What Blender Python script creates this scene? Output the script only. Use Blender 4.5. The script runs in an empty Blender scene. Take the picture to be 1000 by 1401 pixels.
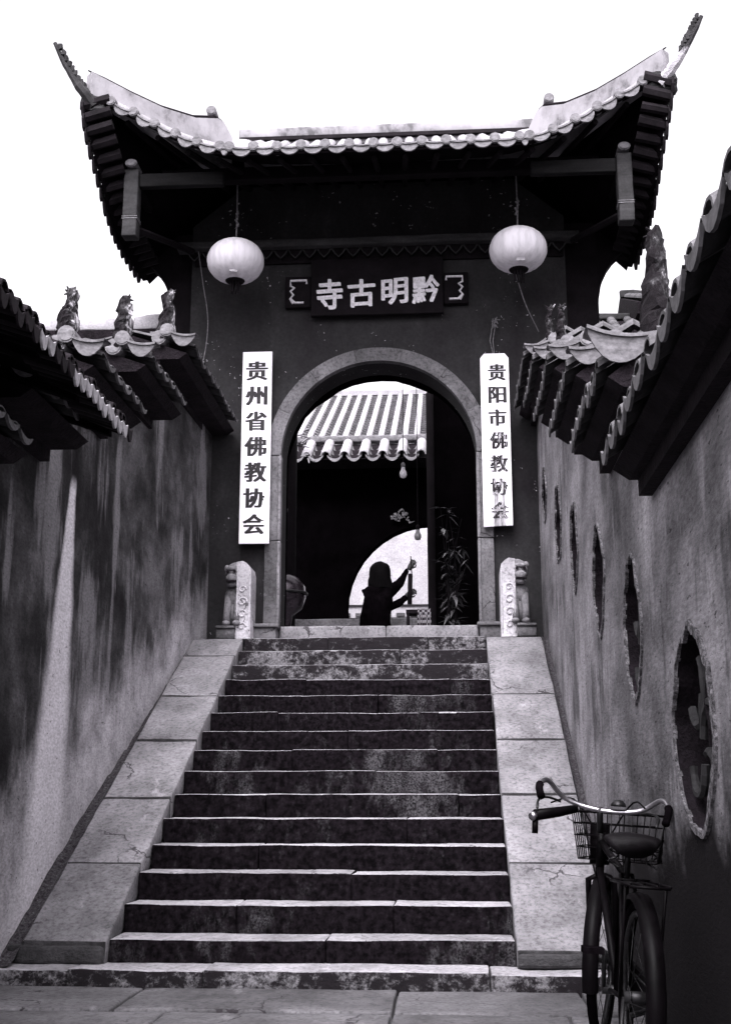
import bpy, bmesh, math, random
from mathutils import Vector, Matrix, noise, Quaternion
random.seed(7)
scene = bpy.context.scene
C = scene.collection
PI = math.pi
# ------------------------------------------------------------------ camera, sky, sun, exposure
EYE = 1.041
cd = bpy.data.cameras.new('camera'); cam = bpy.data.objects.new('camera', cd); C.objects.link(cam)
cam.location = (0, 0, EYE); cam.rotation_euler = (PI/2 + 0.22348, 0, 0.06846)
cd.sensor_fit = 'VERTICAL'; cd.sensor_height = 36; cd.lens = 1671.17/1401*36
cd.clip_start = .05; cd.clip_end = 2000
scene.camera = cam
SUN_EL, SUN_AZ = math.radians(56), math.radians(-172)      # azimuth from +Y towards +X
w = bpy.data.worlds.new('World'); scene.world = w; w.use_nodes = True
nt = w.node_tree; nt.nodes.clear()
sky = nt.nodes.new('ShaderNodeTexSky'); sky.sky_type = 'NISHITA'; sky.sun_disc = False
sky.sun_elevation = SUN_EL; sky.sun_rotation = SUN_AZ; sky.air_density = 1.0; sky.dust_density = 6.0; sky.ozone_density = 1
hs = nt.nodes.new('ShaderNodeHueSaturation'); hs.inputs['Saturation'].default_value = 0.0
tint = nt.nodes.new('ShaderNodeMix'); tint.data_type = 'RGBA'; tint.blend_type = 'MULTIPLY'
tint.inputs[0].default_value = 1; tint.inputs[7].default_value = (1, .975, 1.03, 1)
bg = nt.nodes.new('ShaderNodeBackground'); bg.inputs['Strength'].default_value = .15
wo = nt.nodes.new('ShaderNodeOutputWorld')
nt.links.new(sky.outputs[0], hs.inputs['Color']); nt.links.new(hs.outputs[0], tint.inputs[6])
nt.links.new(tint.outputs[2], bg.inputs[0]); nt.links.new(bg.outputs[0], wo.inputs[0])
sd = bpy.data.lights.new('sun', 'SUN'); sd.energy = .6; sd.angle = math.radians(28); sd.color = (1, .985, .985)
sun = bpy.data.objects.new('sun', sd); C.objects.link(sun)
dsun = Vector((math.sin(SUN_AZ)*math.cos(SUN_EL), math.cos(SUN_AZ)*math.cos(SUN_EL), math.sin(SUN_EL)))
sun.rotation_euler = dsun.to_track_quat('Z', 'Y').to_euler(); sun.location = (0, -5, 20)
vs = scene.view_settings; vs.view_transform = 'Standard'; vs.look = 'None'; vs.gamma = 1; vs.use_curve_mapping = False
vs.exposure = 1.75

# ------------------------------------------------------------------ materials
def G(v): return (v, v*.955, v*1.02, 1)
def D(v): return (v*1.1, v*.85, v*1.08, 1)
MATS = {}
class NB:
    def __init__(s, name):
        s.m = bpy.data.materials.new(name); s.m.use_nodes = True; s.t = s.m.node_tree
        s.b = s.t.nodes['Principled BSDF']; s.n = s.t.nodes; s.co = None
        MATS[name] = s.m
    def L(s, a, b): s.t.links.new(a, b)
    rnd = True
    def coord(s, scale=(1,1,1), rnd=None):
        rnd = s.rnd if rnd is None else rnd
        if s.co is None:
            tc = s.n.new('ShaderNodeTexCoord'); s.co = tc.outputs['Object']
            if rnd:
                oi = s.n.new('ShaderNodeObjectInfo'); mu = s.n.new('ShaderNodeMath'); mu.operation = 'MULTIPLY'; mu.inputs[1].default_value = 37.
                s.L(oi.outputs['Random'], mu.inputs[0])
                va = s.n.new('ShaderNodeVectorMath'); va.operation = 'ADD'
                s.L(s.co, va.inputs[0]); s.L(mu.outputs[0], va.inputs[1]); s.co = va.outputs[0]; s.rand = oi.outputs['Random']
        mp = s.n.new('ShaderNodeMapping'); mp.inputs['Scale'].default_value = scale
        s.L(s.co, mp.inputs['Vector']); return mp.outputs[0]
    def noise(s, scale=(1,1,1), detail=6, rough=.6, k=1., dist=0):
        x = s.n.new('ShaderNodeTexNoise'); x.inputs['Scale'].default_value = k; x.inputs['Detail'].default_value = detail
        x.inputs['Roughness'].default_value = rough; x.inputs['Distortion'].default_value = dist
        s.L(s.coord(scale), x.inputs['Vector']); return x.outputs['Fac']
    def ramp(s, fac, stops, interp='LINEAR'):
        r = s.n.new('ShaderNodeValToRGB'); r.color_ramp.interpolation = interp
        while len(r.color_ramp.elements) < len(stops): r.color_ramp.elements.new(.5)
        for e, (p, c) in zip(r.color_ramp.elements, stops): e.position = p; e.color = c if hasattr(c, '__len__') else (c, c, c, 1)
        s.L(fac, r.inputs[0]); return r.outputs[0]
    def mix(s, fac, a, b, mode='MIX'):
        x = s.n.new('ShaderNodeMix'); x.data_type = 'RGBA'; x.blend_type = mode
        for k, v in ((0, fac), (6, a), (7, b)):
            if hasattr(v, 'is_linked') or hasattr(v, 'links'): s.L(v, x.inputs[k])
            else: x.inputs[k].default_value = v
        return x.outputs[2]
    def math(s, op, a, b=None, c=None, clamp=False):
        x = s.n.new('ShaderNodeMath'); x.operation = op; x.use_clamp = clamp
        for k, v in enumerate((a, b, c)):
            if v is None: continue
            if hasattr(v, 'links'): s.L(v, x.inputs[k])
            else: x.inputs[k].default_value = v
        return x.outputs[0]
    def smooth(s, v, a, b, lo=0., hi=1.):
        x = s.n.new('ShaderNodeMapRange'); x.interpolation_type = 'SMOOTHSTEP'
        s.L(v, x.inputs[0])
        for k, q in zip((1, 2, 3, 4), (a, b, lo, hi)): x.inputs[k].default_value = q
        return x.outputs[0]
    def sep(s):
        tc = s.n.new('ShaderNodeTexCoord'); x = s.n.new('ShaderNodeSeparateXYZ'); s.L(tc.outputs['Object'], x.inputs[0]); return x.outputs
    def bump(s, h, strength=.4, dist=.01):
        x = s.n.new('ShaderNodeBump'); x.inputs['Strength'].default_value = strength; x.inputs['Distance'].default_value = dist
        s.L(h, x.inputs['Height']); s.L(x.outputs[0], s.b.inputs['Normal'])
    def fin(s, col, rough=.9, spec=.25, metal=0):
        if hasattr(col, 'links'): s.L(col, s.b.inputs['Base Color'])
        else: s.b.inputs['Base Color'].default_value = col
        s.b.inputs['Roughness'].default_value = rough; s.b.inputs['Specular IOR Level'].default_value = spec; s.b.inputs['Metallic'].default_value = metal
        return s.m
def simple(name, lo, hi, k=6, scale=(1,1,1), rough=.9, spec=.25, bump=.35, dist=.006, dark=False, metal=0, fine=45):
    b = NB(name); F = D if dark else G
    c = b.ramp(b.noise(scale, k=k), [(.3, F(lo)), (.7, F(hi))])
    f = b.noise((1,1,1), k=fine, detail=4)
    c = b.mix(.55, c, b.ramp(f, [(.3, .35), (.65, 1.)]), 'MULTIPLY')
    b.bump(f, bump, dist)
    return b.fin(c, rough, spec, metal)

# worn pale stone of the treads and ramps
def m_stone(name, lo, hi, blot=.5):
    b = NB(name)
    c = b.ramp(b.noise(k=2.2, detail=8, rough=.65), [(.32, G(lo)), (.68, G(hi))])
    sp = b.noise(k=38, detail=5, rough=.7)
    c = b.mix(.75, c, b.ramp(sp, [(.34, .3), (.5, .9), (.75, 1.25)]), 'MULTIPLY')
    big = b.ramp(b.noise((1, .6, 1), k=1.1, detail=6, rough=.7), [(.32, .4), (.6, 1.15)]); c = b.mix(.9, c, big, 'MULTIPLY')
    st = b.ramp(b.noise(k=9, detail=8, rough=.8, dist=.4), [(.3, .12), (.4, 1.)])
    c = b.mix(blot, c, st, 'MULTIPLY')
    vo = b.n.new('ShaderNodeTexVoronoi'); vo.feature = 'DISTANCE_TO_EDGE'; vo.inputs['Scale'].default_value = 1.5
    wv = b.n.new('ShaderNodeVectorMath'); wv.operation = 'MULTIPLY_ADD'; nz = b.n.new('ShaderNodeTexNoise'); nz.inputs['Scale'].default_value = 5; nz.inputs['Detail'].default_value = 6
    b.L(b.coord(), nz.inputs['Vector']); b.L(nz.outputs['Color'], wv.inputs[0]); wv.inputs[1].default_value = (.35, .35, .35); b.L(b.coord(), wv.inputs[2]); b.L(wv.outputs[0], vo.inputs['Vector'])
    crk = b.math('MULTIPLY', b.smooth(vo.outputs['Distance'], .004, .013, 1, 0), b.smooth(b.noise(k=1.6, detail=2), .5, .58))
    c = b.mix(b.math('MULTIPLY', crk, .8), c, D(.012))
    scuff = b.smooth(b.noise((1, .35, 1), k=6, detail=7, rough=.7), .6, .72); c = b.mix(b.math('MULTIPLY', scuff, .45), c, G(min(.7, hi*1.7)))
    b.bump(b.math('SUBTRACT', b.mix(.5, sp, b.noise(k=140, detail=3)), crk), .55, .008)
    return b.fin(c, .88, .25)
m_stone('ramp_stone', .15, .28, .6); m_stone('tread_stone', .24, .4, .3); m_stone('slab_stone', .13, .26, .6)
m_stone('pale_stone', .4, .6, .35); m_stone('arch_stone', .085, .17, .35)
# risers: nearly black damp film with patches of pale lichen and worn stone
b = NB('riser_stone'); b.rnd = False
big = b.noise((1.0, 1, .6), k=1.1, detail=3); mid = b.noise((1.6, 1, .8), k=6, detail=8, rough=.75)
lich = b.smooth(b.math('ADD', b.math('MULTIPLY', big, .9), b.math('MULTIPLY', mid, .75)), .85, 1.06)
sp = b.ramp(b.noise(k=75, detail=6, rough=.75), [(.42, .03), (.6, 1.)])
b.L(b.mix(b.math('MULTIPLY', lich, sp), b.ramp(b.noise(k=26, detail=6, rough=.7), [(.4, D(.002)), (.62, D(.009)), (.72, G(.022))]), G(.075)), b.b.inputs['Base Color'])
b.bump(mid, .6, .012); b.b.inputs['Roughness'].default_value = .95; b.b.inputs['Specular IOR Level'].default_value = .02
# upper risers: rougher, more pale crust
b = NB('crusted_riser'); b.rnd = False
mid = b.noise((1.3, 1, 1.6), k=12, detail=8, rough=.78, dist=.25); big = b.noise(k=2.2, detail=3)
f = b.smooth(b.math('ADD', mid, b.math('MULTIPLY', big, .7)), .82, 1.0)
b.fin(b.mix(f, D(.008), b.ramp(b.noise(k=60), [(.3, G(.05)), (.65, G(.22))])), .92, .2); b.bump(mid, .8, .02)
m_stone('paving_stone', .07, .14, .6)
simple('kerb_dark', .012, .07, 5, bump=.7, dist=.02)
# gravelly gutter
b = NB('gutter_grit'); v = b.noise(k=48, detail=5, rough=.8)
b.fin(b.ramp(v, [(.4, D(.018)), (.62, G(.09)), (.72, G(.3))]), .95, .1); b.bump(v, .9, .02)

# left corridor wall: dark lime wash with cloudy stains, a pale run-down stain and pale foot
b = NB('left_plaster'); b.rnd = False
x, y, z = b.sep()
cloud = b.noise((1, .75, .55), k=1.5, detail=10, rough=.62, dist=.3); blotch = b.noise((1, .5, .8), k=4.2, detail=9, rough=.68)
v = b.math('ADD', b.math('MULTIPLY', cloud, .66), b.math('MULTIPLY', blotch, .34))
base = b.ramp(v, [(.38, D(.007)), (.47, G(.025)), (.54, G(.065)), (.65, G(.18))])
drip = b.smooth(b.math('ADD', b.noise((1, 2.2, .35), k=1.7, detail=8, rough=.62), b.math('MULTIPLY', b.noise((1, .8, .8), k=1.2, detail=3), .6)), .84, .96)
base = b.mix(b.math('MULTIPLY', drip, .65), base, G(.24))
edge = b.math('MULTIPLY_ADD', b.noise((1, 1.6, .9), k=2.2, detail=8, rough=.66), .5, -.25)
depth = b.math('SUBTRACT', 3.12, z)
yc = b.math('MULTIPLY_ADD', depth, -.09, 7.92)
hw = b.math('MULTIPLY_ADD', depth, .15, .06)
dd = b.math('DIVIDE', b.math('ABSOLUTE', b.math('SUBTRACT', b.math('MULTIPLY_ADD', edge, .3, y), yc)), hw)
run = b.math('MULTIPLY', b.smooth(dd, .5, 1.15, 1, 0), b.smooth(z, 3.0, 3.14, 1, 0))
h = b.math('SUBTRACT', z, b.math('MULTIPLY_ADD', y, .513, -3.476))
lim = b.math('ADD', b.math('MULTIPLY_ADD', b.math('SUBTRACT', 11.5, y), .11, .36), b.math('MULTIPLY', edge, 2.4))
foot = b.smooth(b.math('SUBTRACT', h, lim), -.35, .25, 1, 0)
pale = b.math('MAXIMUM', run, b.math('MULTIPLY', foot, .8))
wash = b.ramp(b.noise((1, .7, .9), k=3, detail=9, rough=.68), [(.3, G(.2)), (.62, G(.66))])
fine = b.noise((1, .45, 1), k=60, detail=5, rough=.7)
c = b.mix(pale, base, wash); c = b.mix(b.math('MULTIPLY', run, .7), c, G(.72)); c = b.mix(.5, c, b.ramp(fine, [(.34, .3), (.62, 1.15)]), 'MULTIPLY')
pits = b.smooth(b.noise((1, .5, 1), k=38, detail=3, rough=.6), .66, .7); c = b.mix(b.math('MULTIPLY', pits, .7), c, D(.008))
b.fin(c, .93, .12); b.bump(b.mix(.5, fine, blotch), .5, .012)
# right corridor wall: greyer render with soft stains and a near-black foot towards the street
b = NB('right_plaster'); b.rnd = False; x, y, z = b.sep()
cloud = b.noise((1, .55, .5), k=1.6, detail=10, rough=.64, dist=.3); blotch = b.noise((1, .3, .8), k=4.5, detail=9, rough=.7)
v = b.math('ADD', b.math('MULTIPLY', cloud, .6), b.math('MULTIPLY', blotch, .4))
base = b.ramp(v, [(.34, G(.04)), (.45, G(.14)), (.54, G(.24)), (.66, G(.42))])
drip = b.smooth(b.math('ADD', b.noise((1, 1.5, .3), k=1.9, detail=9, rough=.66), b.math('MULTIPLY', b.noise((1, .6, .8), k=1.3, detail=3), .6)), .84, .95)
base = b.mix(b.math('MULTIPLY', drip, .45), base, G(.44))
dk = b.smooth(b.math('ADD', b.noise((1.3, 1.8, .3), k=1.5, detail=9, rough=.66), b.math('MULTIPLY', b.noise((1, .6, .9), k=1.9, detail=3), .6)), .85, .98)
base = b.mix(b.math('MULTIPLY', dk, .7), base, G(.04))
n2 = b.noise((1, .9, .9), k=1.8, detail=8, rough=.65)
dark_foot = b.smooth(b.math('ADD', z, b.math('MULTIPLY_ADD', n2, -1.5, b.math('MULTIPLY_ADD', y, .13, -.72))), -.15, .4, 1, 0)
c = b.mix(dark_foot, base, D(.006)); fine = b.noise((1, .25, 1), k=65, detail=6, rough=.75)
c = b.mix(.55, c, b.ramp(fine, [(.34, .25), (.62, 1.2)]), 'MULTIPLY')
pits = b.smooth(b.noise((1, .3, 1), k=40, detail=3, rough=.6), .65, .69); c = b.mix(b.math('MULTIPLY', pits, .7), c, D(.01))
b.fin(c, .93, .12); b.bump(b.mix(.5, fine, blotch), .6, .014)
# gate wall: dark red wash photographed as charcoal, a few chips of pale plaster
b = NB('gate_plaster')
c = b.ramp(b.noise((1, 1, .6), k=1.4, detail=8, rough=.7), [(.3, D(.01)), (.55, G(.026)), (.75, G(.05))])
fine = b.noise(k=30, detail=6, rough=.75)
c = b.mix(.7, c, b.ramp(fine, [(.3, .45), (.7, 1.15)]), 'MULTIPLY')
chip = b.math('MULTIPLY', b.smooth(b.noise(k=24, detail=2), .68, .72), b.smooth(b.noise(k=1.7, detail=2), .52, .6))
c = b.mix(chip, c, G(.4)); b.fin(c, .9, .2); b.bump(fine, .4, .008)
simple('timber_mid', .007, .016, 4, (1, 1, 5), .85, .15, .4, .004)
simple('timber_dark', .004, .01, 5, (1, 1, 1), .85, .08, .4, .004, dark=True)
simple('timber_grey', .02, .05, 4, (1, 1, 5), .8, .25, .4, .004)
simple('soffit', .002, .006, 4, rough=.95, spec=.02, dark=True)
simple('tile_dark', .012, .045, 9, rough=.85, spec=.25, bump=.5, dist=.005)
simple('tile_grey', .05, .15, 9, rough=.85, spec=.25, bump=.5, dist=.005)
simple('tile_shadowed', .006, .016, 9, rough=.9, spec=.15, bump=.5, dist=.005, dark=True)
simple('tile_end', .11, .27, 16, (1, 1, 2.2), rough=.85, bump=.45)
simple('tile_pale', .24, .4, 5, rough=.8, bump=.3)
simple('tile_pan', .08, .2, 8, rough=.85, bump=.4)
simple('mortar_dark', .006, .018, 7, rough=.95, spec=.1, bump=.8, dist=.02, dark=True)
b = NB('white_plaster'); n = b.noise((1, 1, .7), k=2.5, detail=8, rough=.7)
b.fin(b.ramp(n, [(.36, G(.1)), (.46, G(.25)), (.6, G(.34))]), .85, .2); b.bump(b.noise(k=30), .3, .008)
b = NB('spike_plaster'); n = b.noise((1, 1, .5), k=10, detail=8, rough=.75); x, y, z = b.sep()
b.fin(b.ramp(b.math('ADD', n, b.math('MULTIPLY', x, 1.6)), [(.5, D(.008)), (.6, G(.05)), (.68, G(.5))]), .92, .15); b.bump(n, .9, .03)
b = NB('rim_plaster'); n = b.noise(k=34, detail=6, rough=.8)
b.fin(b.ramp(n, [(.38, G(.03)), (.52, G(.14)), (.64, G(.36))]), .95, .1); b.bump(n, .9, .02)
b = NB('horn_plaster'); x, y, z = b.sep(); n = b.noise(k=12, detail=7, rough=.75)
b.fin(b.ramp(b.math('ADD', b.math('MULTIPLY_ADD', n, .5, -.25), b.math('MULTIPLY_ADD', z, 1, -7.4)), [(.36, G(.4)), (.45, G(.04))]), .92, .15); b.bump(n, .9, .03)
b = NB('torn_plaster'); n = b.noise((1, 1, .5), k=9, detail=8, rough=.75)
b.fin(b.ramp(n, [(.4, D(.02)), (.5, G(.25)), (.62, G(.7))]), .92, .15); b.bump(n, .9, .03)
b = NB('board_white'); n = b.noise((1, 1, .6), k=2.2, detail=8, rough=.75); x, y, z = b.sep()
b.fin(b.ramp(n, [(.22, G(.4)), (.3, G(.82)), (.6, G(.88))]), .55, .35); b.bump(b.noise((1, 1, .1), k=60), .12, .003)
b = NB('board_peeling'); x, y, z = b.sep()
n = b.noise((6, 1, .55), k=2.2, detail=8, rough=.75)
m = b.math('MULTIPLY', b.smooth(b.math('ADD', n, b.math('MULTIPLY_ADD', z, -.34, 1.50)), .56, .66), b.smooth(b.math('ABSOLUTE', b.math('SUBTRACT', x, .52)), .05, .07, 1, 0))
b.fin(b.mix(m, G(.86), b.ramp(b.noise((8, 1, 1), k=9), [(.35, G(.12)), (.65, G(.5))])), .6, .3); b.bump(n, .15, .003)
simple('ink', .006, .02, 20, rough=.6, spec=.3, dark=True)
b = NB('worn_ink'); n = b.noise((3, 1, 1), k=14, detail=7, rough=.75)
b.fin(b.ramp(n, [(.52, D(.012)), (.6, G(.55))]), .7, .2)
simple('gilt_white', .6, .85, 26, rough=.6, spec=.4, bump=.3)
b = NB('lantern_cloth'); n = b.noise((6, 6, .8), k=3, detail=6)
b.fin(b.ramp(n, [(.3, G(.5)), (.6, G(.68))]), .95, .05); b.bump(n, .15, .01)
simple('rope', .1, .25, 40, rough=.95)
simple('rubber', .002, .006, 20, rough=.9, spec=.0, dark=True)
simple('black_paint', .001, .004, 8, rough=.45, spec=.05, dark=True, bump=.12)
simple('worn_chrome', .35, .6, 18, rough=.3, spec=.5, metal=.95, bump=.12)
simple('dull_steel', .012, .04, 18, rough=.45, spec=.5, metal=.7, bump=.15)
simple('saddle_leather', .002, .006, 25, rough=.6, spec=.1, dark=True)
simple('cloth_dark', .001, .004, 14, rough=.95, spec=.0, dark=True)
simple('hair', .001, .003, 40, (1, 1, .2), .8, .05, dark=True)
simple('skin_tone', .03, .06, 10, rough=.6, spec=.3)
simple('bronze', .02, .05, 8, rough=.22, spec=.6, metal=.6, dark=True)
simple('leaf', .03, .12, 9, rough=.15, spec=.8, bump=.1)
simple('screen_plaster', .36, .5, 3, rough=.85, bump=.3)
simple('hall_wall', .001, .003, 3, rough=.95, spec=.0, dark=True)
simple('bulb_glass', .75, .85, 5, rough=.15, spec=.6, bump=.0)
simple('grey_glass', .2, .3, 5, rough=.1, spec=.7, bump=.0)
b = NB('check_cloth'); ck = b.n.new('ShaderNodeTexChecker'); ck.inputs['Scale'].default_value = 34
ck.inputs[1].default_value = G(.22); ck.inputs[2].default_value = D(.02); b.L(b.coord((1, 1, 1), False), ck.inputs[0]); b.fin(ck.outputs[0], .95, .1)
def MT(n): return MATS[n]

# ------------------------------------------------------------------ mesh helpers
class MB:
    def __init__(s): s.v = []; s.f = []; s.mi = []
    def add(s, vs_, fs, mi=0):
        o = len(s.v); s.v += [tuple(p) for p in vs_]; s.f += [tuple(i+o for i in f) for f in fs]; s.mi += [mi]*len(fs); return s
    def box(s, x0, x1, y0, y1, z0, z1, mi=0, bev=0.):
        if bev: return s.rock(x0, x1, y0, y1, z0, z1, bev, (1, 1, 1), 0, mi=mi)
        v = [(x, y, z) for x in (x0, x1) for y in (y0, y1) for z in (z0, z1)]
        return s.add(v, [(0,1,3,2), (4,6,7,5), (0,4,5,1), (2,3,7,6), (0,2,6,4), (1,5,7,3)], mi)
    def rock(s, x0, x1, y0, y1, z0, z1, bev=.012, seg=(6, 2, 2), amp=.004, freq=3., mi=0, shear=0, seed=0, warp=None):
        lo = Vector((x0, y0, z0)); hi = Vector((x1, y1, z1))
        ax = []
        for k in range(3):
            a, c_ = lo[k], hi[k]; n = max(1, seg[k])
            ax.append([a] + [a+bev + (c_-a-2*bev)*i/n for i in range(n+1)] + [c_])
        idx = {}; vs_ = []; fs = []
        def vid(i, j, k):
            key = (i, j, k)
            if key not in idx:
                p = Vector((ax[0][i], ax[1][j], ax[2][k]))
                q = Vector([min(max(p[m], lo[m]+bev), hi[m]-bev) for m in range(3)])
                d = p-q
                if d.length > 1e-9: p = q + d.normalized()*bev
                if amp:
                    nv = noise.noise_vector(p*freq + Vector((seed*7.3, seed*1.7, 0))); p = p + nv*amp
                    nv = noise.noise_vector(p*freq*5 + Vector((seed*3.3, 0, seed))); p = p + nv*amp*.45
                if shear: p.z += (p.y-y0)*shear
                idx[key] = len(vs_); vs_.append(p)
            return idx[key]
        n = [len(a)-1 for a in ax]
        for d in range(3):
            a, c_ = [k for k in range(3) if k != d]
            for side in (0, n[d]):
                for i in range(n[a]):
                    for j in range(n[c_]):
                        q = []
                        for (ii, jj) in ((i, j), (i+1, j), (i+1, j+1), (i, j+1)):
                            t = [0, 0, 0]; t[d] = side; t[a] = ii; t[c_] = jj; q.append(vid(*t))
                        flip = (side == 0) ^ (d == 1)
                        fs.append(tuple(q[::-1] if flip else q))
        return s.add(vs_, fs, mi)
    def prism(s, poly, a0, a1, axis='y', mi=0):
        """poly: 2D points; axis y -> (x,z) section, axis x -> (y,z) section, axis z -> (x,y)"""
        def P(u, v, a): return (u, a, v) if axis == 'y' else ((a, u, v) if axis == 'x' else (u, v, a))
        n = len(poly); v = [P(u, q, a0) for u, q in poly] + [P(u, q, a1) for u, q in poly]
        fs = [tuple(range(n)), tuple(range(2*n-1, n-1, -1))] + [(i, i+n, (i+1) % n+n, (i+1) % n) for i in range(n)]
        return s.add(v, fs, mi)
    def tube(s, pts, rad, n=8, mi=0, cap=True, closed=False):
        pts = [Vector(p) for p in pts]; m = len(pts)
        if not hasattr(rad, '__len__'): rad = [rad]*m
        t0 = (pts[1]-pts[0]).normalized(); up = Vector((0, 0, 1)) if abs(t0.z) < .9 else Vector((1, 0, 0))
        nx = t0.cross(up).normalized(); vs_ = []
        for i, p in enumerate(pts):
            if closed: t = (pts[(i+1) % m]-pts[i-1]).normalized()
            else: t = (pts[min(i+1, m-1)]-pts[max(i-1, 0)]).normalized()
            nx = (nx - t*nx.dot(t)).normalized(); ny = t.cross(nx)
            vs_ += [p + (nx*math.cos(2*PI*k/n) + ny*math.sin(2*PI*k/n))*rad[i] for k in range(n)]
        fs = []
        for i in range(m if closed else m-1):
            j = (i+1) % m
            fs += [(i*n+k, i*n+(k+1) % n, j*n+(k+1) % n, j*n+k) for k in range(n)]
        if cap and not closed: fs += [tuple(range(n-1, -1, -1)), tuple((m-1)*n+k for k in range(n))]
        return s.add(vs_, fs, mi)
    def lathe(s, prof, cx=0, cy=0, n=24, mi=0, cz=0):
        vs_ = [(cx+r*math.cos(2*PI*k/n), cy+r*math.sin(2*PI*k/n), cz+z) for r, z in prof for k in range(n)]
        fs = [(i*n+k, i*n+(k+1) % n, (i+1)*n+(k+1) % n, (i+1)*n+k) for i in range(len(prof)-1) for k in range(n)]
        return s.add(vs_, fs, mi)
    def xf(s, M, i0=0): s.v = s.v[:i0] + [tuple(M @ Vector(p)) for p in s.v[i0:]]; return s
    def mesh(s, name, mats, smooth=False):
        me = bpy.data.meshes.new(name); me.from_pydata(s.v, [], s.f)
        for m in mats: me.materials.append(MT(m) if isinstance(m, str) else m)
        me.polygons.foreach_set('material_index', s.mi)
        if smooth: me.polygons.foreach_set('use_smooth', [True]*len(me.polygons))
        me.update(); return me
    def build(s, name, mats, parent=None, smooth=False):
        return link(name, s.mesh(name, mats if isinstance(mats, (list, tuple)) else [mats], smooth), parent)
def link(name, me, parent=None, loc=None, rot=None, scale=None):
    o = bpy.data.objects.new(name, me); C.objects.link(o)
    if loc is not None: o.location = loc
    if rot is not None: o.rotation_euler = rot
    if scale is not None: o.scale = scale
    if parent is not None: adopt(o, parent)
    return o
WM = {}
def wm(o):
    M = Matrix.LocRotScale(o.location, o.rotation_euler, o.scale)
    if o.parent: M = wm(o.parent) @ o.matrix_parent_inverse @ M
    return M
def adopt(o, p): o.parent = p; o.matrix_parent_inverse = wm(p).inverted()
def tag(o, label, cat, group=None, kind=None):
    if label: o['label'] = label
    if cat: o['category'] = cat
    if group: o['group'] = group
    if kind: o['kind'] = kind
    return o
def thing(name, loc, label, cat, group=None):
    o = bpy.data.objects.new(name, None); C.objects.link(o); o.location = loc; o.empty_display_size = .1
    return tag(o, label, cat, group)
def struct(o): o['kind'] = 'structure'; return o
def eval_mesh(ob):
    dg = bpy.context.evaluated_depsgraph_get(); dg.update(); return bpy.data.meshes.new_from_object(ob.evaluated_get(dg))
def holed(name, outer, holes, a0, a1, axis):
    """flat polygon with holes, given thickness: axis 'y' -> (x,z), axis 'x' -> (y,z)"""
    cu = bpy.data.curves.new(name, 'CURVE'); cu.dimensions = '2D'; cu.fill_mode = 'BOTH'; cu.extrude = abs(a1-a0)/2
    for poly in [outer]+holes:
        sp = cu.splines.new('POLY'); sp.points.add(len(poly)-1)
        for p, q in zip(sp.points, poly): p.co = (q[0], q[1], 0, 1)
        sp.use_cyclic_u = True
    ob = bpy.data.objects.new('tmp', cu); C.objects.link(ob); me = eval_mesh(ob)
    bpy.data.objects.remove(ob); bpy.data.curves.remove(cu)
    mid = (a0+a1)/2
    for v in me.vertices:
        x, y, z = v.co
        v.co = (x, mid-z, y) if axis == 'y' else (mid+z, x, y)
    me.name = name; me.update(); return me
def glyph(ch, wid, hei, bold=.0, song=0., sq=0):
    """character outline as mesh in the x-z plane, centred, front facing -y"""
    cu = bpy.data.curves.new('t', 'FONT'); cu.body = ch; cu.offset = bold; cu.resolution_u = 3
    ob = bpy.data.objects.new('tmp', cu); C.objects.link(ob); me = eval_mesh(ob)
    bpy.data.objects.remove(ob); bpy.data.curves.remove(cu)
    vs_ = [v.co.copy() for v in me.vertices]; fs = [tuple(p.vertices) for p in me.polygons]
    bpy.data.meshes.remove(me)
    if not vs_: vs_ = [Vector((0,0,0)), Vector((1,0,0)), Vector((0,1,0))]; fs = [(0,1,2)]
    x0 = min(v.x for v in vs_); x1 = max(v.x for v in vs_); y0 = min(v.y for v in vs_); y1 = max(v.y for v in vs_)
    mb = MB(); n = 5 if song else 1
    for k in range(n):
        dx = song*((k/(n-1))-.5) if n > 1 else 0
        P = [((v.x-x0)/(x1-x0)-.5+dx, (v.y-y0)/(y1-y0)-.5+dx*sq*(1 if k % 2 else -1)) for v in vs_]
        mb.add([(p[0]*wid, -.0008-.0005*k, p[1]*hei) for p in P], fs)
    return mb
def rot_poly(n, r0, r1, cx, cy, fn=None):
    return [(cx+r0*math.cos(2*PI*i/n)*(fn(i/n) if fn else 1), cy+r1*math.sin(2*PI*i/n)*(fn(i/n) if fn else 1)) for i in range(n)]

# ------------------------------------------------------------------ layout constants (metres)
Y1, T, R, Z1 = 7.1924, .31185, .16, .214         # first nosing, tread, rise, its height
SL = R/T
SX0, SX1 = -1.955, .345                           # stair sides
LWX, RWX = -2.53, .92                             # corridor wall faces
LAND = Z1+14*R
YF = 12.1                                         # gate front
GC = -.70

# ------------------------------------------------------------------ ground
gm = MB(); gm.box(-250, 250, -200, 300, -.5, -.03)
ground = struct(gm.build('ground', 'kerb_dark'))
sid = 0
rows = [(-3.0, -1.1), (-1.1, .5), (.5, 2.1), (2.1, 3.6), (3.6, 4.75), (4.75, 5.62), (5.62, 6.22), (6.22, 6.905)]
for ri, (ya, yb) in enumerate(rows):
    xx = -3.2 - random.random()*.5
    while xx < 2.2:
        wd = random.uniform(.75, 1.5); sid += 1
        m = MB(); m.rock(xx+.006, xx+wd-.006, ya+.006, yb-.006, -.1, random.uniform(-.006, .004), .012, (7, 5, 1), .007, 2.2, seed=sid)
        m.build('paving_slab', 'paving_stone', ground, True); xx += wd
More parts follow.
